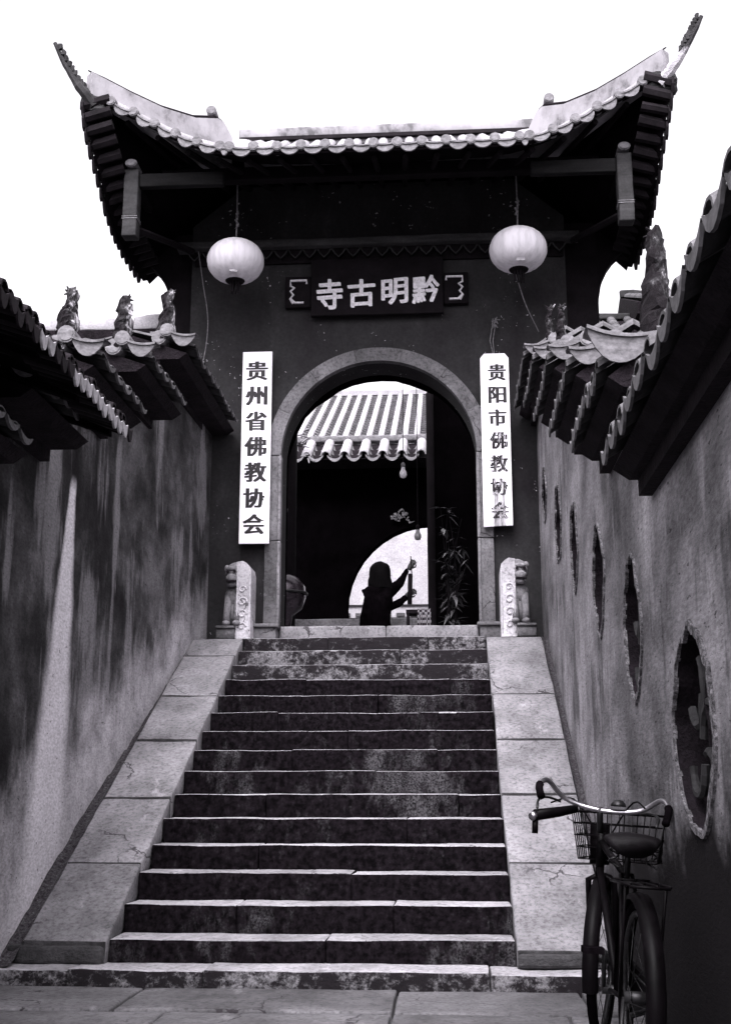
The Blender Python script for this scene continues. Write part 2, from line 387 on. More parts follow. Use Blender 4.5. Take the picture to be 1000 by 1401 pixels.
# ------------------------------------------------------------------ stairs
stairs = thing('stone_staircase', (-.8, Y1, 0), 'long flight of worn stone steps with dark mossy risers climbing to the gate', 'staircase')
def split(x0, x1, cuts): c = [x0]+[q for q in cuts if x0 < q < x1]+[x1]; return list(zip(c[:-1], c[1:]))
def step_mesh(mb):
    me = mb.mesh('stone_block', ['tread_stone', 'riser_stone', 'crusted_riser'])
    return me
cutsets = {0: [-2.1, -1.35, .19], 1: [-.72], 2: [-1.28, -.35], 3: [-.62], 4: [-1.25], 5: [-.3], 6: [-1.3, .05], 7: [-.55], 8: [-1.2, -.1], 9: [-.8], 10: [-1.4, -.25], 11: [-.6], 12: [-1.25, 0.], 13: [-.9], 14: [-.45], 15: [-1.15, -.2]}
for i in range(0, 16):
    st = bpy.data.objects.new('step', None); C.objects.link(st); st.empty_display_size = .1
    if i == 0:
        y0, zt, zb, x0, x1, dep = 6.9, .088, -.12, -3.05, 1.55, .34
    else:
        y0, zt = Y1+(i-1)*T, Z1+(i-1)*R; zb = zt-R-.05; x0, x1, dep = SX0, SX1, T+.08
        if i == 15: dep = .56
    st.location = ((x0+x1)/2, y0, zb); adopt(st, stairs)
    for (a, c_) in split(x0, x1, cutsets[i]):
        sid += 1; m = MB()
        dz = random.uniform(-.005, .005) if i not in (15,) else 0
        m.rock(a+.0008, c_-.0008, y0+random.uniform(-.003, .003), y0+dep, zb, zt+dz, .011, (max(6, int((c_-a)*14)), 3, 3), (.008 if i > 9 or i == 0 else .0065), 3.2, seed=sid)
        o = m.build('stone_block', ['tread_stone', 'riser_stone', 'crusted_riser'], st)
        me = o.data
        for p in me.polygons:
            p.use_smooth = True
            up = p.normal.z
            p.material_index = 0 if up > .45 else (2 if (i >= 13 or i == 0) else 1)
# ramps
def ramp(x0, x1, joints, label, ys, ye, seed):
    t = thing('stair_ramp', ((x0+x1)/2, ys, 0), label, 'ramp', 'sloping stone ramps beside the stairs')
    zl = lambda y: Z1+.022+(y-Y1)*SL
    ys_ = [ys]+joints+[ye]
    for k, (a, c_) in enumerate(zip(ys_[:-1], ys_[1:])):
        m = MB(); jx = random.uniform(-.006, .006)
        z0 = zl(a)
        m.rock(x0+jx, x1+jx*.4, a+.009, c_-.009, z0-.17, z0+random.uniform(-.008, .006), .01, (6, 9, 2), .006, 2.5, shear=SL, seed=seed+k)
        ro = m.build('ramp_slab', ['ramp_stone', 'kerb_dark'], t, True)
        for p in ro.data.polygons: p.material_index = 1 if p.normal.y < -.75 else 0
    m = MB(); zs = zl(ys)-.015
    m.prism([(ys+.03, .09), (ye, .09), (ye, zl(ye)-.1), (ys+.03, zl(ys+.03)-.1)], x0+.012, x1-.012, 'x')
    m.rock(x0-.09 if x0 < -1 else x0+.004, x1-.012, ys-.02, ys+.25, .085, zs-.012, .02, (6, 2, 2), .012, 4, seed=seed)
    m.build('ramp_core', 'kerb_dark', t)
    return t
ramp(-2.435, SX0-.003, [7.9, 8.68, 9.5, 10.27, 11.1], 'sloping stone ramp left of the steps, along the dark streaked wall', 7.14, 11.5, 100)
ramp(SX1+.003, .862, [7.92, 8.72, 9.5, 10.28], 'sloping stone ramp right of the steps, behind the bicycle', 7.1, 11.5, 130)
for (x0, x1) in ((LWX-.01, -2.44), (.868, RWX+.01)):
    m = MB(); n = 60; vs_ = []; fs = []
    ya = 6.95
    for k in range(n+1):
        y = ya+(11.55-ya)*k/n; z = Z1-.005+(y-Y1)*SL; z = max(z, .1)
        for j in range(4):
            x = x0+(x1-x0)*j/3; p = Vector((x, y, z)); p.z += noise.noise(p*14)*.025 - .02*(j in (1, 2)); vs_.append(p)
    for k in range(n):
        for j in range(3): fs.append((k*4+j, k*4+j+1, k*4+j+5, k*4+j+4))
    m.add(vs_, fs); struct(m.build('gutter', 'gutter_grit', None, True))
m = MB(); m.box(-2.52, .91, 11.9, YF+.6, 1.9, LAND-.004); struct(m.build('landing', 'slab_stone'))

# ------------------------------------------------------------------ roof-tile pieces shared by the wall copings
def tile_cover(L, r, steps, rise, nseg=6, thick=.012, name='cover_tile', mat='tile_dark', endmat=None):
    """barrel tiles along +x falling by 'rise' ; eave end at x=L"""
    m = MB()
    for k in range(steps):
        xa, xb = L*k/steps, L*(k+1)/steps+.015
        ra, rb = r*.93, r
        za, zb = -rise*xa/L+.004*(k), -rise*xb/L+.006+.004*k
        vo = []; 
        for (x, rr, z) in ((xa, ra, za), (xb, rb, zb)):
            for q in (0, thick):
                vo += [(x, math.cos(PI*i/nseg)*(rr-q), z+math.sin(PI*i/nseg)*(rr-q)) for i in range(nseg+1)]
        N = nseg+1; fs = []
        for i in range(nseg):
            fs += [(i, i+1, 2*N+i+1, 2*N+i), (N+i+1, N+i, 3*N+i, 3*N+i+1), (2*N+i, 2*N+i+1, 3*N+i+1, 3*N+i)]
        fs += [(0, 2*N, 3*N, N), (nseg, N+nseg, 3*N+nseg, 2*N+nseg)]
        m.add(vo, fs)
    return m.mesh(name, [mat])
def tile_pan(L, wdt, steps, rise, sag=.04, drip=.06, thick=.012, nseg=6, name='pan_tile', mats=('tile_dark', 'tile_grey'), lip=True, lift=0.):
    m = MB()
    def prof(i): t = i/nseg*2-1; return t*wdt/2, sag*(t*t-1)
    for k in range(steps):
        xa, xb = L*k/steps, L*(k+1)/steps+.03
        za, zb = -rise*xa/L-.012-lift*.3, -rise*xb/L+.006+lift
        vo = []
        for (x, z) in ((xa, za), (xb, zb)):
            for q in (0, -thick-lift*.6): vo += [(x, prof(i)[0], z+prof(i)[1]+q) for i in range(nseg+1)]
        N = nseg+1; fs = []
        for i in range(nseg):
            fs += [(i+1, i, 2*N+i, 2*N+i+1), (N+i, N+i+1, 3*N+i+1, 3*N+i)]
        m.add(vo, fs, 0); m.f += [tuple(q+len(m.v)-4*N for q in (2*N+i+1, 2*N+i, 3*N+i, 3*N+i+1)) for i in range(nseg)]; m.mi += [1 if lift else 0]*nseg
    if lip:     # hanging crescent at the eave
        x = L+.03; z0 = -rise+.006
        top = [(prof(i)[0], z0+prof(i)[1]) for i in range(nseg+1)]
        bot = [(prof(i)[0]*.98, z0+prof(i)[1]-drip*(1-(i/nseg*2-1)**2)**.6-.012) for i in range(nseg+1)]
        vo = []
        for xx in (x, x+.012): vo += [(xx, a, c_) for a, c_ in top]+[(xx, a, c_) for a, c_ in bot]
        N = nseg+1; fs = []
        for i in range(nseg):
            fs += [(i, i+1, N+i+1, N+i), (2*N+i+1, 2*N+i, 3*N+i, 3*N+i+1), (N+i, N+i+1, 3*N+i+1, 3*N+i), (i+1, i, 2*N+i, 2*N+i+1)]
        m.add(vo, fs, 1)
    return m.mesh(name, list(mats))
COV = tile_cover(.40, .062, 2, .27, mat='tile_grey'); PAN = tile_pan(.39, .19, 2, .27, drip=.05)
def crescent_mesh(wdt, hgt, dep, name='drip_tile'):
    """curved end tile looking at -y: hanging crescent plate with a shallow trough behind"""
    m = MB(); n = 8
    top = [((i/n-.5)*wdt, .22*hgt*(2*abs(i/n-.5))**2) for i in range(n+1)]
    bot = [((i/n-.5)*wdt*.96, -hgt*(1-(2*abs(i/n-.5))**2.2)) for i in range(n+1)]
    vo = []
    for y in (0, .02): vo += [(x, y, z) for x, z in top]+[(x, y, z) for x, z in bot]
    N = n+1; fs = []
    for i in range(n):
        fs += [(i+1, i, N+i, N+i+1), (2*N+i, 2*N+i+1, 3*N+i+1, 3*N+i), (i, i+1, 2*N+i+1, 2*N+i), (N+i+1, N+i, 3*N+i, 3*N+i+1)]
    m.add(vo, fs)
    # raised rim along the upper edge and trough running back
    vo = []
    for y in (-.012, dep):
        vo += [(x*1.03, y, z+.018) for x, z in top]+[(x*1.03, y, z+.002) for x, z in top]
    fs = []
    for i in range(n):
        fs += [(i, i+1, N+i+1, N+i), (i+1, i, 2*N+i, 2*N+i+1), (N+i, N+i+1, 3*N+i+1, 3*N+i), (2*N+i+1, 2*N+i, 3*N+i, 3*N+i+1)]
    m.add(vo, fs)
    return m.mesh(name, ['tile_end'])
CRES = crescent_mesh(.2, .085, .14); BIGCRES = crescent_mesh(.31, .12, .2)
def disc_mesh(r, dep, name='end_tile', mat='tile_end'):
    m = MB(); n = 14
    m.tube([(0, 0, 0), (0, dep, 0)], r, n); m.tube([(0, -.006, 0), (0, .004, 0)], r*.8, n)
    return m.mesh(name, [mat])
DISC = disc_mesh(.058, .16)
def spike_mesh(hh, ww, seed, name='ridge_spike'):
    m = MB(); n = 11; lev = 20; vs_ = []
    for k in range(lev+1):
        t = k/lev; wv = ww*(1-.45*t-.18*t*t)*(1+.07*math.sin(t*9+seed))
        for i in range(n):
            a = 2*PI*i/n; p = Vector((math.cos(a)*wv*.5+t*t*.02, math.sin(a)*wv*.75, t*hh))
            nv = noise.noise_vector(Vector((p.x*13+seed, p.y*13, p.z*11))); p += nv*.03*(.4+t); p += noise.noise_vector(Vector((p.x*40+seed, p.y*40, p.z*40)))*.016; vs_.append(p)
    top = len(vs_)
    fs = [(k*n+i, k*n+(i+1) % n, (k+1)*n+(i+1) % n, (k+1)*n+i) for k in range(lev) for i in range(n)]
    fs.append(tuple(lev*n+i for i in range(n)))
    m.add(vs_, fs)
    for q in range(9):        # broken tile shards on the tip
        a = random.random()*6; p0 = Vector((.02+math.cos(a)*ww*.12, math.sin(a)*ww*.12, hh*.96)); p1 = p0+Vector((random.uniform(-.05, .05), 0, random.uniform(-.01, .05)))
        m.tube([p0, p1], [.014, .004], 4)
    return m.mesh(name, ['spike_plaster'])
def coping(wall, side, ya, yb, ze, wallx, pitch=.21, ridge_h=.27, over=.2, seed=0, big=False, near_end=True, spike=(.34, .13)):
    """one level length of tiled coping; side=+1: corridor lies towards +x (left wall)"""
    cp = bpy.data.objects.new('coping', None); C.objects.link(cp); cp.location = (wallx, ya, ze); cp.empty_display_size = .1; adopt(cp, wall)
    xr = wallx-side*.18; xe = wallx+side*over; xb = xr-side*(.18+over)
    m = MB(); d = .055
    m.prism([(xe-side*.03, ze-d-.02), (xr, ze+ridge_h-d), (xb+side*.03, ze-d-.02), (xb+side*.1, ze-d-.07), (xe-side*.1, ze-d-.07)], ya+.02, yb, 'y')
    m.box(min(wallx, wallx+side*.06), max(wallx, wallx+side*.06), ya+.03, yb, ze-.2, ze-.12)      # corbel line on the wall head
    m.build('coping_bed', 'mortar_dark', cp)
    m = MB(); m.rock(xr-.05, xr+.05, ya+.3, yb, ze+ridge_h-.06, ze+ridge_h+.03, .015, (2, 10, 1), .012, 5, seed=seed+40)
    m.build('ridge_band', 'mortar_dark', cp, True)
    L = abs(xe-xr); n = int((yb-ya-.05)/pitch)
    rise = ridge_h
    for s2, cnt in ((side, n), (-side, n)):
        for k in range(cnt):
            y = ya+.1+k*pitch+random.uniform(-.008, .008)
            rot = (0, random.uniform(-.02, .02), (0 if s2 > 0 else PI)+random.uniform(-.03, .03))
            sc = (L/.40, pitch/.21, rise/.27)
            link('cover_tile', COV, cp, (xr, y, ze+ridge_h-.01), rot, sc)
            if k < cnt-1 or True:
                link('pan_tile', PAN, cp, (xr, y+pitch/2, ze+ridge_h-.012+random.uniform(-.004, .004)), rot, sc)
    if near_end:
        if big:
            link('drip_tile', BIGCRES, cp, (wallx+side*.11, ya-.03, ze+.1), (.12, -.12*side, 0))
            link('end_tile', DISC, cp, (wallx-side*.12, ya+.05, ze+.14), (0, 0, 0))
            m = MB(); m.tube([(xr, ya-.05, ze+.14), (xr, ya+.4, ze+.2)], .09, 12); m.build('ridge_roll', 'tile_grey', cp, True)
        else:
            link('drip_tile', CRES, cp, (wallx+side*(.27 if side > 0 else .1), ya-.03, ze+.06), (.15, side*.12, 0), (1.05, 1, 1))
            link('end_tile', DISC, cp, (wallx+side*(.13 if side > 0 else -.06), ya-.04, ze+.12), (0, 0, 0))
            link('end_tile', DISC, cp, (wallx+side*(.06 if side > 0 else -.15), ya-.02, ze+.06), (0, 0, 0), (1.1, 1, 1.1))
        if spike:
            hh, ww = spike
            link('ridge_spike', spike_mesh(hh, ww, seed), cp, (xr+side*(.1 if big else (.27 if side > 0 else .16)), ya+.1, ze+ridge_h-(.15 if big else (.1 if side > 0 else .2))), (0, 0, 0))
    return cp
# ------------------------------------------------------------------ left corridor wall
lw = thing('corridor_wall', (LWX-.18, 8, 0), 'tall dark plaster wall with rain streaks and stepped tile coping, left of stairs', 'wall', 'plaster walls flanking the stairs')
LS = [(9.72, 12.06, 4.75), (8.47, 9.72, 4.2), (7.22, 8.47, 3.75), (6.15, 7.22, 3.24), (4.9, 6.15, 2.86), (2.5, 4.9, 2.45), (-1.5, 2.5, 2.2)]
def LSH(y): return max(0, y-8.47)*.031
m = MB()
for (ya, yb, ze) in LS:
    a, c_ = LWX+LSH(ya), LWX+LSH(yb); zt = ze-.06
    v = [(a, ya, -.3), (c_, yb, -.3), (c_, yb, zt), (a, ya, zt), (a-.36, ya, -.3), (c_-.36, yb, -.3), (c_-.36, yb, zt), (a-.36, ya, zt)]
    m.add(v, [(0, 1, 2, 3), (7, 6, 5, 4), (3, 2, 6, 7), (0, 3, 7, 4)])
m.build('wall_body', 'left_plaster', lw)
for k, (ya, yb, ze) in enumerate(LS[:6]):
    coping(lw, 1, ya, yb, ze, LWX+LSH((ya+yb)/2)*.5, over=.33, seed=k, ridge_h=.15, spike=(.47-.02*k, .17) if k < 3 else None)
# torn tile and plaster at the end of the third coping
m = MB(); m.rock(-2.78, -2.62, 7.12, 7.2, 3.98, 4.03, .01, (4, 2, 1), .02, 9, seed=5); m.xf(Matrix.Translation((-2.7, 7.16, 4.0)) @ Matrix.Rotation(-.7, 4, 'Y') @ Matrix.Translation((2.7, -7.16, -4.0)))
m.rock(-2.8, -2.7, 7.15, 7.24, 3.84, 4.0, .01, (3, 2, 3), .03, 9, seed=6)
m.build('broken_tile', 'torn_plaster', lw)
# overhanging eave of the house that stands over the near end of this wall
eave = thing('side_house_eave', (-2.9, 5.5, 3.5), 'black overhanging eave with scalloped tile edge and white tips at left frame edge', 'eave')
EX, EZ = -1.92, 3.14
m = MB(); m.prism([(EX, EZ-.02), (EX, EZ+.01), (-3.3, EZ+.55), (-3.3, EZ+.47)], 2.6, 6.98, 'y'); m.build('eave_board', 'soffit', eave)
m = MB(); m.box(-3.25, -2.56, 2.6, 6.6, 2.95, 3.46); m.build('eave_wall', 'mortar_dark', eave)
for k in range(7):
    y = 2.9+k*.65; m = MB(); m.prism([(EX-.06, EZ-.06), (EX-.06, EZ-.025), (-2.9, EZ+.36), (-2.9, EZ+.28)], y, y+.06, 'y'); m.build('rafter', 'soffit', eave)
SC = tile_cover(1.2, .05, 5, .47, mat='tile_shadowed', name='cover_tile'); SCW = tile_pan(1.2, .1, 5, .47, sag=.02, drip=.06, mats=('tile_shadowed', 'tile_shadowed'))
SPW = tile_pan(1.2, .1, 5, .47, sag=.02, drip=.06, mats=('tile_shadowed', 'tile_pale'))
k = 0; y = 2.75
while y < 6.93:
    link('cover_tile', SC, eave, (EX-1.2, y, EZ+.47+.005), (0, random.uniform(-.012, .012), random.uniform(-.02, .02)))
    link('drip_tile', SPW if (5.75 < y < 6.75 or 5.18 < y < 5.45) else SCW, eave, (EX-1.2, y+.0525, EZ+.475), (0, random.uniform(-.01, .01), 0))
    y += .105
# ------------------------------------------------------------------ right corridor wall with shaped windows
rw = thing('corridor_wall', (RWX+.18, 6, 0), 'grey plaster wall with a descending row of shaped windows, right of stairs', 'wall', 'plaster walls flanking the stairs')
RS = [(10.45, 12.06, 4.86), (9.35, 10.45, 4.42), (8.05, 9.35, 3.95), (6.75, 8.05, 3.45), (5.42, 6.75, 2.98), (2.2, 5.42, 2.53), (-1.5, 2.2, 2.3)]
top = []
for (ya, yb, ze) in RS: top += [(yb, ze-.06), (ya, ze-.06)]
poly = [(-1.5, -.3), (12.06, -.3)]+top
WIN = [(11.3, .46, 3.75, .48), (10.0, .52, 3.2, .65), (8.8, .5, 2.77, .65), (7.45, .56, 2.3, .72), (6.16, .58, 1.82, .76), (4.76, .8, 1.3, .77)]
def shape(kind, t):
    a = 2*PI*t
    c4 = (abs(math.cos(a))**1.55+abs(math.sin(a))**1.55)**(-1/1.55)
    if kind == 0: return c4
    if kind == 1: return 1+.09*math.cos(4*a)
    if kind == 2: return 1+.07*math.cos(6*a)
    if kind == 3: return 1.02-.1*abs(math.sin(2.5*a+PI/4))
    if kind == 4: return c4
    return (c4*.5+.5)*(1-.09*math.sin(a))+.04*math.cos(3*a)
def wpoly(kind, yc, wd, zc, hg, grow=0., n=40, jag=0.):
    out = []
    for i in range(n):
        t = i/n; f = shape(kind, t); a = 2*PI*t
        j = noise.noise(Vector((math.cos(a)*3, math.sin(a)*3, yc*3)))*jag+noise.noise(Vector((math.cos(a)*11, math.sin(a)*11, yc*3)))*jag*.5
        out.append((yc+math.cos(a)*(wd/2*f+grow+j), zc+math.sin(a)*(hg/2*f+grow+j)))
    return out
kinds = [1, 2, 3, 4, 0, 5]
holes = [wpoly(k, *q, jag=.03, n=64) for k, q in zip(kinds, WIN)]
rme = holed('wall_body', poly, holes, RWX, RWX+.34, 'x'); rme.materials.append(MT('right_plaster')); rme.materials.append(MT('mortar_dark'))
for p in rme.polygons: p.material_index = 1 if abs(p.normal.x) < .3 else 0  # window reveals get a dark colour in place of recess shade
link('wall_body', rme, rw)
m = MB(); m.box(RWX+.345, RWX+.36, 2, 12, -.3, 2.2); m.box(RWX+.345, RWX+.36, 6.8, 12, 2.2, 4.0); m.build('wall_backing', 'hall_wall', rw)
for k, q in zip(kinds, WIN):
    yc, wd, zc, hg = q
    wn = bpy.data.objects.new('shaped_window', None); C.objects.link(wn); wn.location = (RWX, yc, zc-hg/2); wn.empty_display_size = .1; adopt(wn, rw)
    gr = .006 if yc > 5 else .012
    fme = holed('frame', wpoly(k, *q, grow=gr, jag=.03, n=64), [wpoly(k, q[0]+(.008 if q[0] > 5 else .02), q[1], q[2], q[3], grow=-.008 if q[0] > 5 else -.014, jag=.045, n=64)], RWX-.012, RWX+.006, 'x'); fme.materials.append(MT('rim_plaster'))
    link('frame', fme, wn)
    for j in range(3):       # pieces of the broken tile grille
        yy = yc+(j-1)*wd*.22; hh = hg*(.36 if j == 1 else .27)
        m = MB(); m.rock(RWX+.05, RWX+.08, yy-.014, yy+.014, zc-hh+random.uniform(0, .2), zc+hh*random.uniform(.2, 1), .005, (1, 1, 5), .01, 9, seed=int(yc*10)+j)
        m.build('grille_bar', 'tile_dark' if j != 1 else 'mortar_dark', wn)
    m = MB(); rr = hg*.2
    m.tube([(RWX+.09, yc-.02+math.cos(a)*rr, zc-hg*.08+math.sin(a)*rr) for a in [i*PI/8 for i in range(0, 13)]], .016, 6); m.build('grille_arc', 'mortar_dark', wn)
    if yc < 7:
        for (dy, dz, r0, a0, a1, mt) in ((-.12, -.1, .16, .2, 3.6, 'tile_dark'), (.1, .12, .14, 2.2, 5.8, 'tile_dark'), (-.2, .05, .1, -1.6, 1.6, 'mortar_dark'), (-.05, -.24, .12, 1.2, 3.4, 'tile_dark'), (.16, -.16, .12, 3.2, 6.2, 'tile_dark')):
            m = MB(); m.tube([(RWX+.04, yc+(dy+math.cos(a0+(a1-a0)*i/10)*r0)*wd/.8, zc+dz+math.sin(a0+(a1-a0)*i/10)*r0) for i in range(11)], [.018+.006*noise.noise(Vector((i*.9, yc, dz*9))) for i in range(11)], 6); m.build('grille_arc', mt, wn)
for k, (ya, yb, ze) in enumerate(RS[:6]):
    big = (k == 4)
    coping(rw, -1, ya, yb, ze, RWX, over=.2, seed=20+k, ridge_h=.25, pitch=.255 if k == 5 else .2, big=big, spike=((.58, .17) if big else (.42, .1)) if k in (0, 1, 4) else None)

# ------------------------------------------------------------------ temple gate
gate = thing('temple_gate', (GC, 12.3, LAND), 'dark temple gatehouse with round arch and sweeping upturned tiled roof', 'gate')
AX0, AX1, ASP, ATOP = -1.70, .312, 4.40, 5.40
acx = (AX0+AX1)/2; ar = (AX1-AX0)/2
hole = [(AX0, LAND-.3)]+[(acx-math.cos(PI*i/28)*ar, ASP+math.sin(PI*i/28)*ar) for i in range(29)]+[(AX1, LAND-.3)]
wme = holed('gate_wall', [(-2.70, 2.0), (AX0, 2.0)]+hole[:1]+hole[1:-1]+hole[-1:]+[(AX1, 2.0), (1.28, 2.0), (1.28, 7.0), (.75, 7.45), (-2.15, 7.45), (-2.70, 7.0)], [], YF, YF+.42, 'y')
wme.materials.append(MT('gate_plaster')); link('gate_wall', wme, gate)
for (x0, x1, lab) in ((-2.93, -2.703, 0), (1.283, 1.62, 1)):
    m = MB(); m.box(x0, x1, YF+.08, YF+.5, 2.3, 6.95); m.build('corner_pier', 'timber_dark', gate)
    s = -1 if lab == 0 else 1; xb = x0 if lab == 0 else x1
    pts = [(xb, 5.95)]+[(xb+s*.42*(1-math.cos(a)), 5.95+.72*math.sin(a)) for a in [i*PI/2/8 for i in range(1, 9)]]+[(xb+s*.42, 6.85), (xb, 6.85)]
    m = MB(); m.prism(pts, YF+.12, YF+.3, 'y'); m.build('curved_bracket', 'timber_dark', gate)
# arch ring and jambs
nv = 7
for k in range(nv):
    a0, a1 = PI*k/nv+.0015, PI*(k+1)/nv-.0015; pl = []
    rin, rout = ar-.004, ar+.14
    for i in range(6): a = a0+(a1-a0)*i/5; pl.append((acx-math.cos(a)*rout, ASP+math.sin(a)*rout))
    for i in range(5, -1, -1): a = a0+(a1-a0)*i/5; pl.append((acx-math.cos(a)*rin, ASP+math.sin(a)*rin))
    m = MB(); m.prism(pl, YF-.06-random.uniform(0, .006), YF+.03, 'y'); m.build('arch_stone', 'arch_stone', gate)
for s, xi in ((-1, AX0), (1, AX1)):
    zz = [LAND+.17, 3.5, ASP-.004]
    for a, c_ in zip(zz[:-1], zz[1:]):
        m = MB(); xa, xb = sorted((xi-s*.004, xi+s*.15)); m.rock(xa, xb, YF-.06, YF+.05, a+.003, c_-.003, .008, (3, 3, 6), .004, 4, seed=int(c_*10)); m.build('jamb_stone', 'arch_stone', gate, True)
        m = MB(); xa, xb = sorted((xi-s*.012, xi+s*.02)); m.rock(xa, xb, YF-.075, YF+.04, a+.003, c_-.003, .01, (1, 1, 6), .003, 4, seed=int(c_*10)); m.build('jamb_bead', 'slab_stone', gate, True)
    xa, xb = sorted((xi-s*.03, xi+s*.27))
    m = MB(); m.rock(xa+.015, xb-.015, YF-.3, YF+.25, LAND-.01, LAND+.13, .012, (4, 4, 2), .005, 4, seed=9); m.rock(xa-.01, xb+.01, YF-.33, YF+.27, LAND+.133, LAND+.168, .008, (4, 4, 1), .003, 4, seed=3)
    m.build('jamb_plinth', 'arch_stone', gate, True)
m = MB()
for a, c_ in ((AX0+.02, -.62), (-.615, AX1-.02)): m.rock(a, c_, YF-.12, YF+.16, LAND-.01, LAND+.165, .014, (10, 2, 2), .007, 3, seed=int(a*9)+30)
m.build('threshold', 'slab_stone', gate, True)
# rear arch, a little lower than the front one, with a broken edge
rear = [(acx-math.cos(PI*i/20)*(ar+.01+.03*noise.noise(Vector((i*.9, 0, 0)))), ASP-.0+math.sin(PI*i/20)*(ar-.01+.05*noise.noise(Vector((i*.9, 3, 0))))) for i in range(21)]
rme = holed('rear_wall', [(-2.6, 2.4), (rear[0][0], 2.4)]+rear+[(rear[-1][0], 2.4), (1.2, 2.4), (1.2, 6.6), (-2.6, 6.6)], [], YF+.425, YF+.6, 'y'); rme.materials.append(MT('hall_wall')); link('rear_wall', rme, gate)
# beam and scalloped frieze
m = MB(); m.rock(-2.84, 1.42, YF-.17, YF-.01, 6.67, 6.75, .01, (20, 1, 1), .006, 2, seed=2); m.build('lintel_beam', 'timber_grey', gate, True)
fm = MB(); fm.prism([(-.075, .0), (-.05, -.05), (0, -.1), (.05, -.05), (.075, 0), (0, .01)], 0, .05, 'y'); fm.tube([(-.07, -.004, -.004), (-.045, -.006, -.05), (0, -.008, -.098), (.045, -.006, -.05), (.07, -.004, -.004)], .008, 5, 1)
FM = fm.mesh('frieze_scallop', ['timber_dark', 'timber_grey'])
for k in range(26): link('frieze_scallop', FM, gate, (-2.66+k*.155, YF-.075, 6.665), (0, 0, 0))
m = MB(); m.box(-2.66, 1.26, YF-.03, YF-.003, 6.53, 6.67); m.build('frieze_board', 'timber_dark', gate)
# roof
HC = -.645
def curve(pts, t):
    t = max(0, min(1, t))*(len(pts)-1); i = min(int(t), len(pts)-2); f = t-i
    P = [Vector(pts[max(0, min(len(pts)-1, i+k))]) for k in (-1, 0, 1, 2)]
    return .5*((2*P[1])+(-P[0]+P[2])*f+(2*P[0]-5*P[1]+4*P[2]-P[3])*f*f+(-P[0]+3*P[1]-3*P[2]+P[3])*f**3)
def front_z(dx):
    d = abs(dx)
    tab = [(0, 7.015), (1.25, 7.02), (1.47, 7.035), (1.70, 7.1), (1.9, 7.185), (2.1, 7.3), (2.32, 7.42), (2.54, 7.54), (2.8, 7.66)]
    for (a, za), (c_, zc) in zip(tab[:-1], tab[1:]):
        if d <= c_: return za+(zc-za)*(d-a)/(c_-a)
    return tab[-1][1]
def front_y(dx): d = abs(dx); return 10.5-.06*max(0, (d-1.6)/1.2)**2
side_pts = [(2.79, 10.44, 7.56), (2.76, 10.5, 7.28), (2.72, 10.72, 7.02), (2.7, 11.0, 6.80), (2.69, 11.3, 6.66), (2.68, 11.6, 6.6), (2.68, 12.0, 6.59), (2.68, 12.4, 6.6)]
def side_p(t): return curve(side_pts, t)
loop = []
nf = 44
for i in range(nf+1): dx = -2.79+5.58*i/nf; loop.append(Vector((dx, front_y(dx), front_z(dx)-.03)))
sd_ = [side_p(i/16) for i in range(1, 17)]
right = [Vector((p.x, p.y, p.z-.03)) for p in sd_]
loop += right
def rear_of(p): return Vector((p.x*.985, 12.4+(12.4-p.y)*.16, p.z*.35+6.6*.65))
rear_half = [rear_of(p) for p in reversed(loop[nf//2:])][1:]
half = loop[nf//2:]+rear_half           # x>=0 half from front centre to rear centre
full = half+[Vector((-p.x, p.y, p.z)) for p in reversed(half)][1:-1]
def roof_pt(p, v):
    tgt = Vector((max(-1.45, min(1.45, p.x*.62)), 12.4+max(-.05, min(.05, (p.y-12.4)*.05)), 8.1))
    q = p.lerp(tgt, v); q.z -= .2*math.sin(PI*v)**1.0*(.9-.3*abs(p.x)/2.8); return q
m = MB(); NV = 9; n = len(full); vs_ = []; fs = []
for k in range(NV+1):
    for p in full: q = roof_pt(p, k/NV); vs_.append((HC+q.x, q.y, q.z))
for k in range(NV+1):
    for p in full: q = roof_pt(p, k/NV); vs_.append((HC+q.x*.995, q.y, q.z-.05))
o = (NV+1)*n
for k in range(NV):
    for i in range(n):
        j = (i+1) % n
        fs.append((k*n+i, k*n+j, (k+1)*n+j, (k+1)*n+i)); fs.append((o+k*n+j, o+k*n+i, o+(k+1)*n+i, o+(k+1)*n+j))
fs += [(i, o+i, o+(i+1) % n, (i+1) % n) for i in range(n)]
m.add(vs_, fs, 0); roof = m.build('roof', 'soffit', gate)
# tile rows up the front and rear slopes
def row(p, r, mat, nseg=5, vmax=.97):
    mb = MB(); pts = [roof_pt(p, vmax*k/8) for k in range(9)]; vs_ = []
    t = (pts[1]-pts[0]).normalized(); sdx = Vector((1, 0, front_slope(p.x))).normalized() if abs(p.y-12.4) > 1.5 else Vector((0, 1, 0))
    for q in pts:
        for i in range(nseg+1):
            a = PI*i/nseg; w_ = q+sdx*math.cos(a)*r+Vector((0, 0, 1))*math.sin(a)*r*1.1; vs_.append((HC+w_.x, w_.y, w_.z+.005))
    N = nseg+1; fs = [(k*N+i+1, k*N+i, (k+1)*N+i, (k+1)*N+i+1) for k in range(8) for i in range(nseg)]
    mb.add(vs_, fs+[tuple(range(N))]); return mb.build('tile_row', mat, roof, True)
def front_slope(dx): return (front_z(dx+.02)-front_z(dx-.02))/.04
RD = disc_mesh(.05, .1); RC = crescent_mesh(.2, .062, .12)
dxs = []
d = 0.
while d < 1.4: dxs.append(d); d += .229
dxs += [1.466, 1.69, 1.9, 2.105, 2.315, 2.535]
alld = sorted(dxs+[-q for q in dxs if q > 0])
